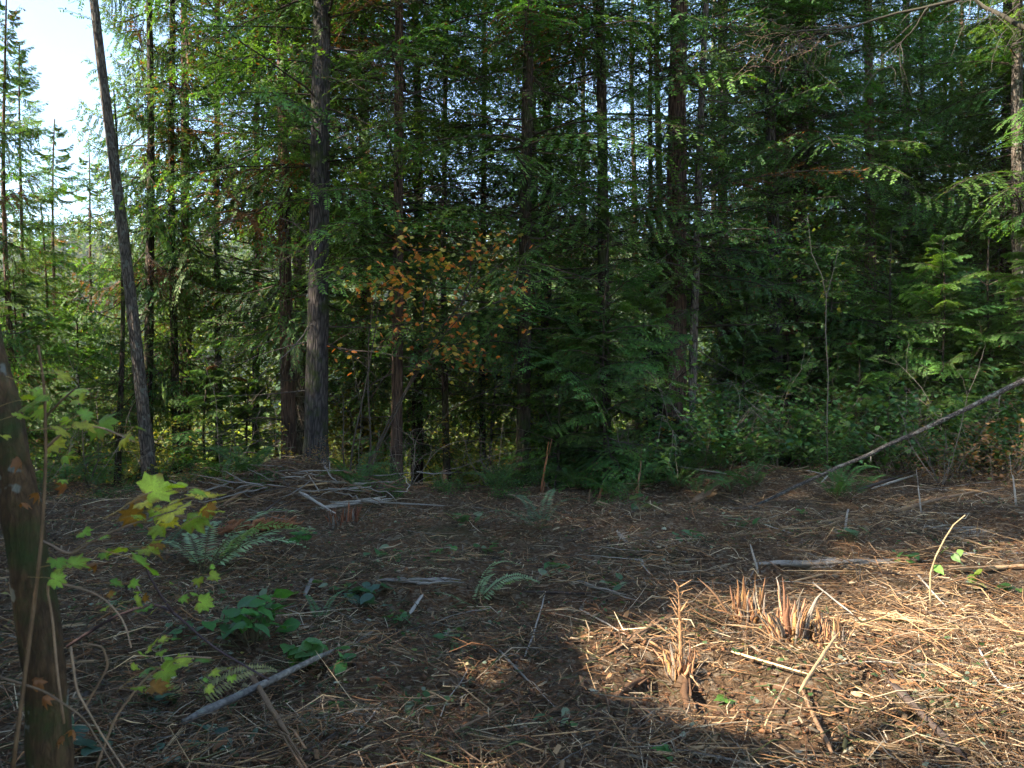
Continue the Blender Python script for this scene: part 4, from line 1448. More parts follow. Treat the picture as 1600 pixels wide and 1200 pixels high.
def straw_w(x, y):
    px = 800 + x / y * FPX
    w = 0.26 + 0.74 * sstep(760, 1250, px + 260 * vnoise(x, y, 1.1, 6))
    w *= 0.45 + 0.55 * sstep(-0.22, 0.12, vnoise(x, y, 0.45, 7))
    bare = np.exp(-((x - 0.95) / 0.85) ** 2 - ((y - 4.1) / 0.5) ** 2)
    for bx, by in ((1.75, 5.45), (2.0, 5.15), (2.2, 4.9)):
        bare = np.maximum(bare, 0.75 * np.exp(-((x - bx) / 0.22) ** 2 - ((y - by) / 0.22) ** 2))
    return w * (1 - 0.92 * bare), bare


PAL_S = np.array([1.06, 1.0, 0.90]) * np.array([(0.46, 0.32, 0.18), (0.34, 0.22, 0.12), (0.31, 0.26, 0.20), (0.28, 0.16, 0.08), (0.17, 0.12, 0.08), (0.22, 0.12, 0.06), (0.12, 0.08, 0.05), (0.22, 0.15, 0.09), (0.50, 0.41, 0.28), (0.15, 0.095, 0.06), (0.10, 0.07, 0.05)])
PAL_D = np.array([1.12, 0.97, 0.78]) * np.array([(0.15, 0.09, 0.055), (0.21, 0.115, 0.06), (0.10, 0.07, 0.05), (0.30, 0.25, 0.19), (0.055, 0.062, 0.03), (0.16, 0.085, 0.048), (0.045, 0.035, 0.028), (0.13, 0.12, 0.10), (0.05, 0.07, 0.03)])


def litter(name, n, lmin, lmax, wmin, wmax, tilt, lift, bent, label, prism=True):
    x, y = litter_points(n)
    w, bare = straw_w(x, y)
    isS = rl.random(n) < w
    keep = (isS | (rl.random(n) < 0.85)) & (rl.random(n) > bare * 0.9) & (rl.random(n) < 0.45 + 0.9 * sstep(-0.25, 0.2, vnoise(x, y, 0.5, 11) + 0.5 * vnoise(x, y, 0.2, 12)))
    x, y, isS = x[keep], y[keep], isS[keep]
    n = len(x)
    z = H(x, y)
    keep = y < 13.8 + 0.4 * x.clip(0, 4)
    L = np.exp(rl.uniform(math.log(lmin), math.log(lmax), n)) * np.where(isS, 1.0, 0.6)
    W = rl.uniform(wmin, wmax, n) * (0.6 + 0.06 * y)
    c = np.where(isS[:, None], PAL_S[rl.integers(len(PAL_S), size=n)], PAL_D[rl.integers(len(PAL_D), size=n)]) * rl.uniform(0.6, 1.35, (n, 1))
    X, Y, Z = rand_rots(n, tilt, rl)
    ctr = np.stack([x, y, z + lift * rl.random(n) ** 1.6 + W * 0.3 + np.abs(X[:, 2]) * L * 0.38], 1)
    if bent:
        ts = np.array([-0.5, 0.0, 0.5])
        cur = rl.normal(0, 0.30, n)
    else:
        ts = np.array([-0.5, 0.5])
        cur = np.zeros(n)
    ang = np.array([0.5, 2.6, 4.7])
    rings = []
    for t in ts:
        cc = ctr + X * (L * t)[:, None] + Y * (cur * L * (0.25 - t * t) * 2)[:, None]
        tap = 1.0 if abs(t) < 0.1 or not bent else 0.45
        for a in ang:
            rings.append(cc + (Y * math.cos(a) + Z * math.sin(a) * 0.55) * (W * 0.5 * tap)[:, None])
    V = np.stack(rings, 1)
    k = V.shape[1]
    F = []
    for r in range(len(ts) - 1):
        for s in range(3):
            s2 = (s + 1) % 3
            F.append([r * 3 + s, r * 3 + s2, (r + 1) * 3 + s2, (r + 1) * 3 + s])
    F = (np.array(F)[None] + (np.arange(n) * k)[:, None, None]).reshape(-1, 4)
    m = mesh_np(name, V.reshape(-1, 3), F, None, np.repeat(c, k, 0), MT['shred'])
    tag(link(name, m), label, 'litter', kind='stuff')


litter('wood_shreds', 22000, 0.06, 0.38, 0.004, 0.014, 0.20, 0.085, True, 'long torn wood shreds strewn over the whole clearing')
litter('straw_litter', 64000, 0.025, 0.13, 0.003, 0.0085, 0.30, 0.055, False, 'short straw-like wood fibres and needles covering the soil')
def chips(n):
    x, y = litter_points(n)
    w, bare = straw_w(x, y)
    keep = (rl.random(n) < 0.35 + 0.5 * w) & (bare < 0.6)
    x, y, w = x[keep], y[keep], w[keep]
    n = len(x)
    X, Y, Z = rand_rots(n, 0.35, rl)
    flat = rl.normal(0, 0.5, n)
    Y = unit(np.cross(np.stack([0 * x, 0 * x, 1 + 0 * x], 1), X))
    Z = np.cross(X, Y)
    Y, Z = Y * np.cos(flat)[:, None] + Z * np.sin(flat)[:, None], Z * np.cos(flat)[:, None] - Y * np.sin(flat)[:, None]
    L = np.exp(rl.uniform(math.log(0.018), math.log(0.085), n))
    W = L * rl.uniform(0.16, 0.42, n)
    box = np.array([(-.5, -.4, 0), (.42, -.5, 0), (.5, .3, 0), (-.36, .5, 0), (-.45, -.3, .16), (.4, -.4, .16), (.4, .2, .16), (-.3, .4, .16)])
    V = np.stack([x, y, H(x, y) + 0.012 + 0.05 * rl.random(n)], 1)[:, None] + box[None, :, 0, None] * (X * L[:, None])[:, None] + box[None, :, 1, None] * (Y * W[:, None])[:, None] + box[None, :, 2, None] * (Z * W[:, None])[:, None]
    F = np.array([(4, 5, 6, 7), (0, 1, 5, 4), (1, 2, 6, 5), (2, 3, 7, 6), (3, 0, 4, 7)])
    isS = rl.random(n) < w
    c = np.where(isS[:, None], PAL_S[rl.integers(len(PAL_S), size=n)], PAL_D[rl.integers(len(PAL_D), size=n)]) * rl.uniform(0.4, 0.9, (n, 1))
    m = mesh_np('wood_chips', V.reshape(-1, 3), (F[None] + (np.arange(n) * 8)[:, None, None]).reshape(-1, 4), None, np.repeat(c, 8, 0), MT['shred'])
    tag(link('wood_chips', m), 'flat chips of bark and wood mixed into the shreds', 'chips', kind='stuff')


chips(10000)
litter('fine_litter', 40000, 0.012, 0.05, 0.004, 0.012, 0.4, 0.03, False, 'fine crumbs of bark and chopped wood on the soil')


def clods(n):
    x, y = litter_points(n)
    _, bare = straw_w(x, y)
    keep = rl.random(n) < 0.45 + bare
    x, y = x[keep], y[keep]
    n = len(x)
    V0 = np.array([(1, 0, 0), (-1, 0, 0), (0, 1, 0), (0, -1, 0), (0, 0, 1), (0, 0, -1)], float)
    F0 = np.array([(0, 2, 4), (2, 1, 4), (1, 3, 4), (3, 0, 4), (2, 0, 5), (1, 2, 5), (3, 1, 5), (0, 3, 5)])
    s = np.exp(rl.uniform(math.log(0.005), math.log(0.028), n))
    X, Y, Z = rand_rots(n, 0.6, rl)
    V = V0[None] * rl.uniform(0.5, 1.2, (n, 6, 1)) * s[:, None, None]
    W = V[..., 0:1] * X[:, None] + V[..., 1:2] * Y[:, None] + V[..., 2:3] * Z[:, None] + np.stack([x, y, H(x, y) + s * 0.3], 1)[:, None]
    c = np.array([(0.10, 0.05, 0.026), (0.14, 0.065, 0.03), (0.06, 0.036, 0.022)])[rl.integers(3, size=n)] * rl.uniform(0.7, 1.3, (n, 1))
    m = mesh_np('soil_crumbs', W.reshape(-1, 3), None, (F0[None] + (np.arange(n) * 6)[:, None, None]).reshape(-1, 3), np.repeat(c, 6, 0), MT['shred'])
    tag(link('soil_crumbs', m), 'loose crumbs of reddish soil on the clearing', 'soil', kind='stuff')


clods(16000)
litter('twig_litter', 9000, 0.18, 0.75, 0.005, 0.011, 0.10, 0.12, True, 'thin bent twigs tangled over the litter of the clearing')


def green_bits():
    acc = Acc()
    n = 9500
    x, y = litter_points(n)
    g = vnoise(x, y, 0.8, 8) + 0.6 * vnoise(x, y, 0.3, 9)
    keep = (g > 0.06 - 0.22 * (1 - sstep(-2.5, 0.5, x))) & (rl.random(n) < 0.9)
    x, y = x[keep], y[keep]
    n = len(x)
    P = np.stack([x, y, H(x, y) + 0.03 + 0.05 * rl.random(n)], 1)
    pal = np.array([(0.05, 0.10, 0.03), (0.07, 0.12, 0.045), (0.16, 0.20, 0.14), (0.04, 0.075, 0.03), (0.20, 0.17, 0.09)])
    leaf_cloud(acc, 'oval', P, 0.021, pal[rl.integers(len(pal), size=n)] * rl.uniform(0.6, 1.3, (n, 1)), rl, 0.6)
    return acc.mesh('leaf_bits', MT['leaf'])


tag(link('leaf_bits', green_bits()), 'small green and grey leaf bits scattered through the litter', 'leaf bits', kind='stuff')

# brush pile beside the thick grey fir
for k in range(84):
    px, py = 460 + rl.normal(0, 85), 782 + rl.normal(0, 17)
    if py < 762:
        py = 764
    a = rl.normal(0, 0.9) + (PI if rl.random() < 0.5 else 0)
    L = rl.uniform(30, 95)
    stick((px, py), (px + L * math.cos(a), min(838, max(758, py + 0.35 * L * math.sin(a)))), rl.uniform(1.2, 3.4), 'GBBGDBG'[rl.integers(7)], 'broken branch lying in the brush pile below the thick grey fir', name='brush_stick',
          lift=0.26, bow=0.22, frayed=int(rl.integers(0, 4)), group='branches of the brush pile')
# single sticks and splinters
proto = []
for k in range(9):
    L = 1.0
    P = np.stack([np.linspace(-0.5, 0.5, 8), np.cumsum(rl.normal(0, 0.026, 8)), np.cumsum(rl.normal(0, 0.012, 8))], 1)
    c = [WOODC[x] for x in 'GTWBGTBDT'][k]
    proto.append(stick_mesh(P, 0.017 if k % 2 else 0.011, np.array(c) * 0.85, rl, 6, 0.7, 4).mesh('stick', MT['wood']))
sx, sy = litter_points(900, 3.2, 12.5)
w, bare = straw_w(sx, sy)
n = 0
for x, y, ww, bb in zip(sx, sy, w, bare):
    if rl.random() > 0.25 + 0.6 * ww or bb > 0.5 or n >= 280:
        continue
    n += 1
    px = 800 + x / y * FPX
    zone = 'left' if px < 560 else ('middle' if px < 1080 else 'right')
    dep = 'near part' if y < 5.2 else ('middle part' if y < 8.2 else 'far part')
    L = rl.uniform(0.22, 0.62) * (0.7 if px < 600 else 1)
    o = link('stick', proto[rl.integers(9)], None, (x, y, hz(x, y) + 0.045), (rl.normal(0, 0.3), rl.normal(0, 0.13), rl.random() * 6.28), (L, L * 0.5 + 0.15, L * 0.5 + 0.15))
    tag(o, 'loose broken stick among the shreds in the %s of the clearing, %s' % (dep, {'left': 'left side', 'middle': 'centre', 'right': 'right side'}[zone]), 'stick', 'loose sticks, %s %s' % (dep, zone))

# single fallen leaves
fl = []
for k in range(4):
    V, F4, F3 = leaf_geo('oval' if k % 2 else 'small_maple', rl, 0.2, 0.2)
    c = [(0.30, 0.33, 0.27), (0.40, 0.38, 0.28), (0.22, 0.27, 0.20), (0.30, 0.17, 0.08)][k]
    fl.append(mesh_np('fallen_leaf', V, F4, F3, np.tile(c, (len(V), 1)), MT['leaf']))
fx, fy = litter_points(110, 3.2, 9.5)
for x, y in zip(fx, fy):
    k = rl.integers(4)
    o = link('fallen_leaf', fl[k], None, (x, y, hz(x, y) + 0.055), (rl.normal(0, 0.3), rl.normal(0, 0.3), rl.random() * 6.28), rl.uniform(0.022, 0.045))
    tag(o, ['pale grey-green lobed leaf lying on the litter', 'pale buff oval leaf lying on the litter', 'grey-green lobed leaf fallen on the shreds', 'brown oval leaf fallen on the shreds'][k], 'leaf', 'fallen leaves, kind %s' % 'abcd'[k])


# ------------------------------------------------------------------ ferns and small plants
def frond_mesh(rng, L, arch=0.35, width=0.17, col=(0.06, 0.12, 0.04), n=26):
    acc = Acc()
    t = np.linspace(0, 1, 12)
    A = np.stack([L * t, 0 * t, L * (arch * np.sin(t * PI * 0.85) - 0.10 * t ** 2)], 1)
    acc.tube(A, np.linspace(0.0045, 0.001, 12) * (L / 0.8), 4, (0.10, 0.09, 0.035), cap=False)
    Ps, Ds, Ns, Ls, Ws = [], [], [], [], []
    for k in range(n):
        u = 0.16 + 0.82 * k / n
        p = np.array([np.interp(u, t, A[:, j]) for j in range(3)])
        for s in (-1, 1):
            Ps.append(p)
            Ds.append(unit(np.array([0.45, s, rng.normal(-0.12, 0.1)])))
            Ns.append(unit(np.array([0.1, rng.normal(0, 0.2), 1])))
            Ls.append(width * L * (1 - u) ** 0.55 * min(1, 0.55 + u * 2) * rng.uniform(0.85, 1.1))
            Ws.append(L * 0.032)
    V = blades(np.array(Ps), np.array(Ds), np.array(Ns), np.array(Ls), np.array(Ws))
    c = np.array(col) * rng.uniform(0.75, 1.25, (len(V), 1))
    acc.add(V.reshape(-1, 3), np.arange(len(V) * 4).reshape(-1, 4), None, np.repeat(c, 4, 0))
    return acc.mesh('frond', MT['leaf'])


def fern(px, py, dirs, label, col=(0.06, 0.12, 0.04)):
    b = gp(px, py)
    root = link('sword_fern', None, None, (b.x, b.y, b.z + 0.02))
    tag(root, label, 'fern')
    rng = np.random.default_rng(px + py)
    for a, L, pitch in dirs:
        link('frond', frond_mesh(rng, L, rng.uniform(0.12, 0.4), 0.17, np.array(col) * rng.uniform(0.8, 1.25)), root, (0, 0, 0), (rng.normal(0, 0.25), -pitch, a))
    return root


PALEF = (0.21, 0.29, 0.16)
fern(318, 905, [(0.75, 1.1, 0.25), (0.95, 1.15, 0.30), (0.55, 1.0, 0.2), (1.25, 0.8, 0.35), (0.3, 0.9, 0.15), (2.2, 0.7, 0.35), (2.8, 0.65, 0.3), (1.7, 0.7, 0.45)], 'large sword fern with pale flattened fronds left of the middle', PALEF)
fern(250, 872, [(0.4, 0.6, 0.2), (1.4, 0.6, 0.3), (2.4, 0.55, 0.2), (3.4, 0.5, 0.1), (5.0, 0.45, 0.1)], 'darker sword fern left of the large pale fern', (0.05, 0.10, 0.035))
fern(295, 1115, [(2.6, 0.5, 0.1), (0.6, 0.45, 0.15), (1.3, 0.35, 0.2)], 'small fern with a withered yellowish frond above the grey log', (0.18, 0.17, 0.07))
fern(740, 955, [(0.5, 0.6, 0.25), (0.7, 0.55, 0.35), (0.25, 0.55, 0.2), (2.9, 0.4, 0.25), (1.2, 0.45, 0.4)], 'crushed pale green fern in the middle of the clearing', PALEF)
fern(845, 832, [(0.3, 0.6, 0.4), (1.2, 0.6, 0.6), (2.1, 0.6, 0.5), (2.9, 0.6, 0.35), (4.2, 0.45, 0.3), (5.2, 0.45, 0.3)], 'bluish green fern tuft below the middle hemlock', (0.075, 0.12, 0.07))
fern(500, 985, [(1.2, 0.35, 0.5), (0.4, 0.35, 0.4), (2.2, 0.3, 0.5)], 'small green fern behind the salal leaves', (0.07, 0.14, 0.06))
for px, py, lab in [(1120, 742, 'fern at the right edge below the slim pale trunk'), (1180, 735, 'fern in the undergrowth right of the pale plank'), (1070, 752, 'fern at the far edge left of the pale plank'), (1250, 720, 'fern beside the slender pale sapling'), (1345, 728, 'fern just above the leaning pole'), (380, 755, 'fern left of the brush pile')]:
    fern(px, py, [(k * 0.9 + px, 0.75, 0.55) for k in range(7)], lab, (0.05, 0.11, 0.035))


rf = np.random.default_rng(77)
for k in range(18):
    px = rf.uniform(60, 1330)
    d = rf.uniform(10.6, 12.6)
    f_ = fern(int(px), int(600 + 1.6 * FPX / d), [(j * 1.0 + px, rf.uniform(0.4, 0.75), rf.uniform(0.3, 0.7)) for j in range(7)], 'fern on the far rim', (0.055, 0.13, 0.04))
    f_['group'] = 'ferns on the far rim'


def leafy_plant(px, py, n, hpx, leafpx, pal, label, name='salal_plant', spreadpx=40, kind='oval', mat='leaf'):
    b = gp(px, py)
    root = link(name, None, None, tuple(b))
    tag(root, label, 'plant', 'low sprigs in the litter' if name == 'ground_sprig' else None)
    s = b.y / FPX
    rng = np.random.default_rng(px * 3 + py)
    st = Acc()
    for k in range(n):
        p = np.array([rng.normal(0, spreadpx * s * 0.6), rng.normal(0, spreadpx * s * 0.8), hpx * s * rng.uniform(0.3, 1.0)])
        q = np.array([p[0] * 0.3, p[1] * 0.3, 0])
        st.tube(np.array([q, (q + p) / 2 + [0, 0, 0.02], p]), np.array([0.003, 0.0025, 0.0015]), 4, (0.10, 0.08, 0.04), cap=False)
        V, F4, F3 = leaf_geo(kind, rng, 0.15, 0.2)
        c = np.array(pal[rng.integers(len(pal))]) * rng.uniform(0.8, 1.25)
        m = mesh_np('leaf', V, F4, F3, np.tile(c, (len(V), 1)), MT[mat], True)
        link('leaf', m, root, tuple(p), (rng.normal(-0.1, 0.35), rng.normal(0, 0.35), rng.random() * 6.28), leafpx * s / 1.5 * rng.uniform(0.7, 1.2))
    link('stems', st.mesh('stems', MT['twig']), root)


SAL = [(0.05, 0.15, 0.035), (0.07, 0.19, 0.045), (0.045, 0.115, 0.04)]
leafy_plant(395, 1010, 36, 60, 40, SAL, 'glossy dark green salal clump left of the middle', spreadpx=45)
leafy_plant(475, 1050, 10, 50, 50, [(0.06, 0.15, 0.04), (0.08, 0.16, 0.06)], 'broad bright green leaves beside the upper end of the grey log', spreadpx=22)
leafy_plant(535, 1060, 7, 35, 28, SAL, 'small green leafy sprig at the upper end of the grey log', spreadpx=18)
leafy_plant(478, 860, 10, 30, 22, SAL, 'dark green sprig right of the large pale fern', spreadpx=16)
leafy_plant(570, 950, 16, 26, 30, [(0.035, 0.09, 0.03), (0.06, 0.11, 0.08)], 'low dark leafy sprig in the left middle of the clearing', spreadpx=30)
leafy_plant(235, 1130, 7, 40, 40, [(0.05, 0.10, 0.075), (0.04, 0.085, 0.05)], 'bluish green leaves left of the grey log', spreadpx=34)
leafy_plant(330, 1175, 10, 30, 34, [(0.05, 0.10, 0.075), (0.04, 0.085, 0.05)], 'bluish green leaves below the lower end of the grey log', spreadpx=45)
for px, py, n_, sp_ in [(620, 985, 8, 26), (540, 930, 7, 22), (700, 1010, 6, 20), (440, 945, 7, 24), (280, 1000, 9, 30), (180, 960, 8, 28), (330, 950, 8, 26), (860, 900, 6, 22), (770, 870, 7, 24), (960, 930, 5, 18), (600, 880, 7, 22), (510, 1120, 7, 26), (640, 1110, 6, 24), (1080, 850, 6, 20), (1160, 830, 6, 20), (1330, 850, 6, 18), (1000, 800, 8, 24), (730, 820, 8, 26), (240, 835, 8, 26), (880, 1140, 5, 20)]:
    leafy_plant(px, py, int(n_ * 1.5), 20, 20, [(0.05, 0.12, 0.04), (0.08, 0.15, 0.07), (0.14, 0.18, 0.11)], 'low green sprig pushing through the litter of the clearing', 'ground_sprig', sp_)
leafy_plant(690, 868, 6, 20, 16, SAL, 'tiny green sprig in the far left middle', spreadpx=14)
leafy_plant(1525, 925, 6, 30, 22, [(0.30, 0.38, 0.07), (0.22, 0.32, 0.06)], 'bright lime seedling catching the sun near the right border', 'seedling', 10)
leafy_plant(1580, 930, 5, 16, 20, [(0.10, 0.20, 0.04), (0.05, 0.12, 0.03)], 'small green seedling right of the bright lime one', 'seedling', 12)
leafy_plant(1137, 1105, 3, 22, 22, [(0.07, 0.15, 0.03)], 'lone green sprout in the dirt hollow', 'seedling', 7)
leafy_plant(1040, 1195, 4, 20, 26, SAL, 'green sprout at the bottom middle of the picture', 'seedling', 10)
leafy_plant(1410, 885, 7, 24, 20, SAL, 'dark green sprig behind the bent stem', spreadpx=16)
leafy_plant(1255, 815, 6, 18, 14, SAL, 'small green sprig in the far right litter', spreadpx=12)
leafy_plant(130, 1190, 8, 60, 44, [(0.05, 0.10, 0.07), (0.04, 0.085, 0.05)], 'bluish green leaves at the foot of the maple trunk', spreadpx=50)

bs = gp(1455, 960)
bent = link('bent_stem', None, None, tuple(bs))
tag(bent, 'bent leafy stem arching up from the edge of the sunlit straw', 'seedling')
d = bs.y
P = np.array([np.array(at(px, py, d)) for px, py in [(1456, 962), (1453, 930), (1454, 895), (1462, 870), (1476, 842), (1490, 820), (1508, 805)]]) - np.array(bs)
P[0] = 0
acc = Acc()
acc.tube(P, np.linspace(0.0075, 0.004, 7), 6, (0.30, 0.22, 0.12))
link('stem', acc.mesh('stem', MT['twig']), bent)
rng = np.random.default_rng(5)
for px, py, sz, c in [(1465, 888, 14, (0.16, 0.32, 0.06)), (1492, 870, 13, (0.10, 0.18, 0.05)), (1500, 862, 10, (0.14, 0.24, 0.06)), (1478, 858, 10, (0.05, 0.11, 0.03)), (1502, 880, 9, (0.2, 0.26, 0.08))]:
    V, F4, F3 = leaf_geo('oval', rng, 0.1, 0.2)
    link('leaf', mesh_np('leaf', V, F4, F3, np.tile(c, (len(V), 1)), MT['leaf'], True), bent, tuple(np.array(at(px, py, d)) - np.array(bs)), (rng.normal(0.5, 0.3), 0.6, rng.random() * 6), sz * d / FPX)

# ------------------------------------------------------------------ the young maple in the foreground at left
MD = 2.15
mb = at(98, 1540, MD)
fm = link('foreground_maple', None, None, (mb.x, mb.y, hz(mb.x, mb.y)))
tag(fm, 'brown lichen-spotted maple trunk in the left foreground with yellow-green leaves', 'maple')
O = np.array(fm.location)
path = [(100, 1590), (98, 1540), (86, 1300), (78, 1180), (72, 1060), (52, 920), (34, 800), (14, 690), (-8, 590), (-40, 470), (-110, 250), (-190, 0), (-230, -300)]
pts = np.array([np.array(at(px, py, MD)) for px, py in path]) - O
tt = np.linspace(0, len(pts) - 1, 60)
P = np.stack([np.interp(tt, np.arange(len(pts)), pts[:, k]) for k in range(3)], 1)
for _ in range(4):
    P[1:-1] = (P[:-2] + 2 * P[1:-1] + P[2:]) / 4
rm = np.random.default_rng(44)
wob = 1 + 0.05 * np.sin(np.arange(60) * 0.9) + 0.06 * np.exp(-((np.arange(60) - 25) / 1.5) ** 2)
V, F = tube_geo(P, np.linspace(0.062, 0.034, 60) * wob, 28, 0.03, rm)
link('trunk', mesh_np('trunk', V, F, None, None, MT['bark_maple'], True), fm)
BR = [[(20, 1200), (45, 1010), (64, 860), (72, 720), (70, 610), (60, 540)], [(66, 845), (110, 868), (155, 838), (225, 812), (300, 790)], [(105, 1010), (180, 962), (240, 943), (270, 955), (330, 1010), (420, 1062)],
      [(270, 957), (248, 925), (232, 898), (222, 870)], [(100, 1130), (88, 1040), (82, 960), (70, 905), (110, 915), (160, 930), (195, 970), (205, 1012)], [(150, 1200), (180, 1120), (230, 1055), (280, 1025), (330, 1028)],
      [(72, 700), (110, 665), (160, 668), (210, 690)], [(72, 650), (100, 622), (120, 605)], [(0, 1058), (70, 1080), (130, 1120), (180, 1200)], [(110, 1010), (120, 1080), (160, 1150), (200, 1210)], [(130, 1110), (170, 1040), (160, 1010), (130, 1005)]]
for q, pth in enumerate(BR):
    dd = MD - 0.12 if q != 2 else MD + 0.3
    pts = np.array([np.array(at(px, py, dd - 0.03 * i)) for i, (px, py) in enumerate(pth)]) - O
    tt = np.linspace(0, len(pts) - 1, 20)
    P = np.stack([np.interp(tt, np.arange(len(pts)), pts[:, k]) for k in range(3)], 1)
    P[1:-1] = (P[:-2] + 2 * P[1:-1] + P[2:]) / 4
    acc = Acc()
    acc.tube(P, np.linspace(0.0045, 0.0022, 20) * (1.2 if q in (0, 2) else 0.8), 6, [(0.16, 0.10, 0.055), (0.22, 0.15, 0.10), (0.06, 0.04, 0.04), (0.06, 0.04, 0.04)][q] if q < 4 else np.array((0.24, 0.16, 0.10)) * rm.uniform(0.6, 1.2))
    link('branch', acc.mesh('branch', MT['twig'], True), fm)
LY = [(58, 612, 26), (96, 586, 20), (112, 612, 26), (42, 634, 24), (68, 640, 26), (30, 650, 18), (120, 668, 30), (155, 663, 34), (92, 672, 22), (195, 686, 20), (85, 695, 22), (105, 712, 18), (130, 648, 18),
      (238, 768, 40), (272, 798, 42), (312, 775, 38), (252, 822, 30), (214, 802, 32), (300, 812, 32), (282, 762, 28), (330, 790, 24), (225, 785, 26),
      (150, 842, 26), (130, 832, 20), (190, 862, 26), (218, 880, 40), (112, 882, 32), (85, 905, 22), (232, 858, 30), (205, 912, 16), (225, 952, 22), (215, 940, 18), (300, 928, 14), (315, 942, 24), (165, 950, 14), (178, 912, 18), (285, 935, 14), (310, 905, 16),
      (240, 1005, 18), (268, 998, 18), (252, 1018, 16), (226, 1048, 28), (256, 1048, 30), (282, 1035, 24), (240, 1074, 26), (215, 1075, 18), (315, 1032, 20), (332, 1052, 16), (262, 1075, 20), (325, 1075, 14)]
LY = LY + [(px + rm.normal(0, 22), py + rm.normal(0, 16), sz * rm.uniform(0.5, 0.85)) for px, py, sz in LY * 2 if rm.random() < 0.55]
LYC = [(0.34, 0.42, 0.05), (0.26, 0.38, 0.05), (0.42, 0.42, 0.05), (0.18, 0.31, 0.05)]
_pa = Acc()
_pa.tube(np.array([[0.0, 0, 0], [-0.6, 0.05, 0.02], [-1.3, 0.0, -0.12], [-1.9, 0.05, -0.3]]), np.array([0.03, 0.025, 0.025, 0.03]), 4, (0.24, 0.16, 0.06))
PETIOLE = _pa.mesh('petiole', MT['twig'])
for px, py, sz in LY:
    dd = MD - 0.2 + rm.normal(0, 0.06)
    V, F4, F3 = leaf_geo('maple' if sz > 17 else 'small_maple', rm, rm.uniform(0.1, 0.5), rm.uniform(0.1, 0.5))
    c = np.array(LYC[rm.integers(4)]) * rm.uniform(0.75, 1.15)
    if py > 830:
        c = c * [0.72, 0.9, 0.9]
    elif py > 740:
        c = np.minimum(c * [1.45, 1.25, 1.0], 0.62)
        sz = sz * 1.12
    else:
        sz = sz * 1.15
    if rm.random() < 0.10:
        c = np.array((0.26, 0.13, 0.03))
    acc = Acc()
    nr = (len(V) - 1) // 2
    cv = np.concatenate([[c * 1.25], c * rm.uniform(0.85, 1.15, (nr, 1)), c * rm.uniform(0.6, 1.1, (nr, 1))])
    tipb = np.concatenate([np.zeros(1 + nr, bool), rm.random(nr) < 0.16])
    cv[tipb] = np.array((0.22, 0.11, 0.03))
    acc.add(V, F4, F3, cv)
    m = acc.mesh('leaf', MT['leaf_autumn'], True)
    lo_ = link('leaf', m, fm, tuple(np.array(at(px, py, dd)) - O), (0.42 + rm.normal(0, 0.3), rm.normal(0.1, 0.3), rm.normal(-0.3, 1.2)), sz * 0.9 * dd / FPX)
    link('petiole', PETIOLE, lo_)
# shrivelled brown leaves caught on the trunk
for px, py, sz in [(30, 715, 16), (60, 770, 14), (35, 785, 12), (55, 1065, 16), (68, 1090, 14), (115, 1140, 14), (95, 1150, 12), (150, 880, 16), (105, 760, 16)]:
    V, F4, F3 = leaf_geo('small_maple', rm, 0.9, -0.5)
    m = mesh_np('withered_leaf', V, F4, F3, np.tile(np.array((0.26, 0.11, 0.04)) * rm.uniform(0.7, 1.2), (len(V), 1)), MT['leaf'], True)
    link('withered_leaf', m, fm, tuple(np.array(at(px, py, MD - 0.1)) - O), (rm.normal(0.8, 0.6), rm.normal(0, 0.8), rm.random() * 6), sz * MD / FPX)

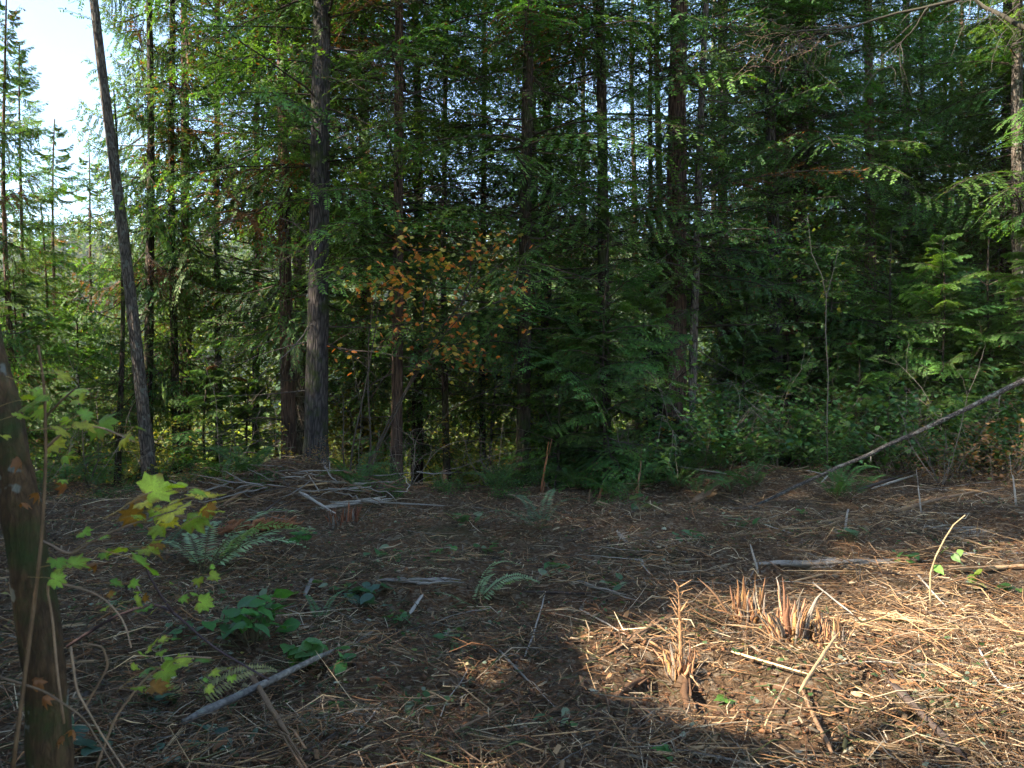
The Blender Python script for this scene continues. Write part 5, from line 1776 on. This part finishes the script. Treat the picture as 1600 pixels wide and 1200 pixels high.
# ------------------------------------------------------------------ haze over the valley
hv = bpy.data.materials.new('valley_haze')
hv.use_nodes = True
for n in list(hv.node_tree.nodes):
    hv.node_tree.nodes.remove(n)
hout = hv.node_tree.nodes.new('ShaderNodeOutputMaterial')
pv = hv.node_tree.nodes.new('ShaderNodeVolumePrincipled')
pv.inputs['Color'].default_value = (0.80, 0.88, 1.0, 1)
pv.inputs['Density'].default_value = 0.0002
hv.node_tree.links.new(pv.outputs[0], hout.inputs['Volume'])
zlo = float(GZ.min()) - 1.0
zhi = max(float(GZ.max()) + 30, 60.0)
X0, X1, Y0, Y1 = -705, 705, -155, 905
hvv = [(x, y, z) for z in (zlo, zhi) for x, y in ((X0, Y0), (X1, Y0), (X1, Y1), (X0, Y1))]
hf = [(3, 2, 1, 0), (4, 5, 6, 7), (0, 1, 5, 4), (1, 2, 6, 5), (2, 3, 7, 6), (3, 0, 4, 7)]
tag(link('haze', mesh_np('haze', hvv, hf, None, None, hv)), 'thin pale haze in the air over the valley', 'haze', kind='stuff')

# ------------------------------------------------------------------ labels by place among things one can find
MARKS = [(-9999, None), (236, 'leaning grey trunk'), (493, 'thick grey fir'), (619, 'straight hemlock trunk'), (817, 'dark middle hemlock'), (946, 'dense young hemlock'),
         (1052, 'thick brown fir'), (1240, 'twin leaning trunks'), (1392, 'tall young hemlock'), (9999, None)]
ORD = ['first', 'second', 'third', 'fourth', 'fifth', 'sixth', 'seventh', 'eighth', 'ninth', 'tenth', 'eleventh', 'twelfth', 'thirteenth', 'fourteenth', 'fifteenth', 'sixteenth', 'seventeenth', 'eighteenth', 'nineteenth', 'twentieth']
WHAT = {'conifers inside the wood': 'conifer', 'conifers down the slope': 'far conifer', 'broad-leaved trees down the slope': 'yellow-green leafy tree', 'undergrowth shrubs on the right': 'green shrub',
        'undergrowth shrubs in the middle': 'low shrub', 'undergrowth shrubs on the left': 'low shrub', 'small shrubs on the far rim': 'small rim shrub', 'low sprigs in the litter': 'green sprig', 'ferns on the far rim': 'rim fern'}
bins = {}
for o in list(scene.objects):
    g = o.get('group')
    if o.parent or g not in WHAT:
        continue
    px = 800 + o.location.x / max(o.location.y, 0.1) * FPX
    k = max(i for i, (m, _) in enumerate(MARKS) if m <= px)
    bins.setdefault((g, k), []).append((px, o))
for (g, k), lst in bins.items():
    lst.sort(key=lambda t: t[0])
    a, b = MARKS[k][1], MARKS[k + 1][1]
    where = ('between %s and %s' % (a, b)) if a and b else ('left of %s' % b if b else 'right of %s' % a)
    for i, (px, o) in enumerate(lst):
        o['label'] = ('%s %s %s' % (ORD[min(i, 19)], WHAT[g], where)) + (', counted from the left' if len(lst) > 1 else '')
        if len(lst) == 1:
            o['label'] = '%s %s, the only one there' % (WHAT[g], where)
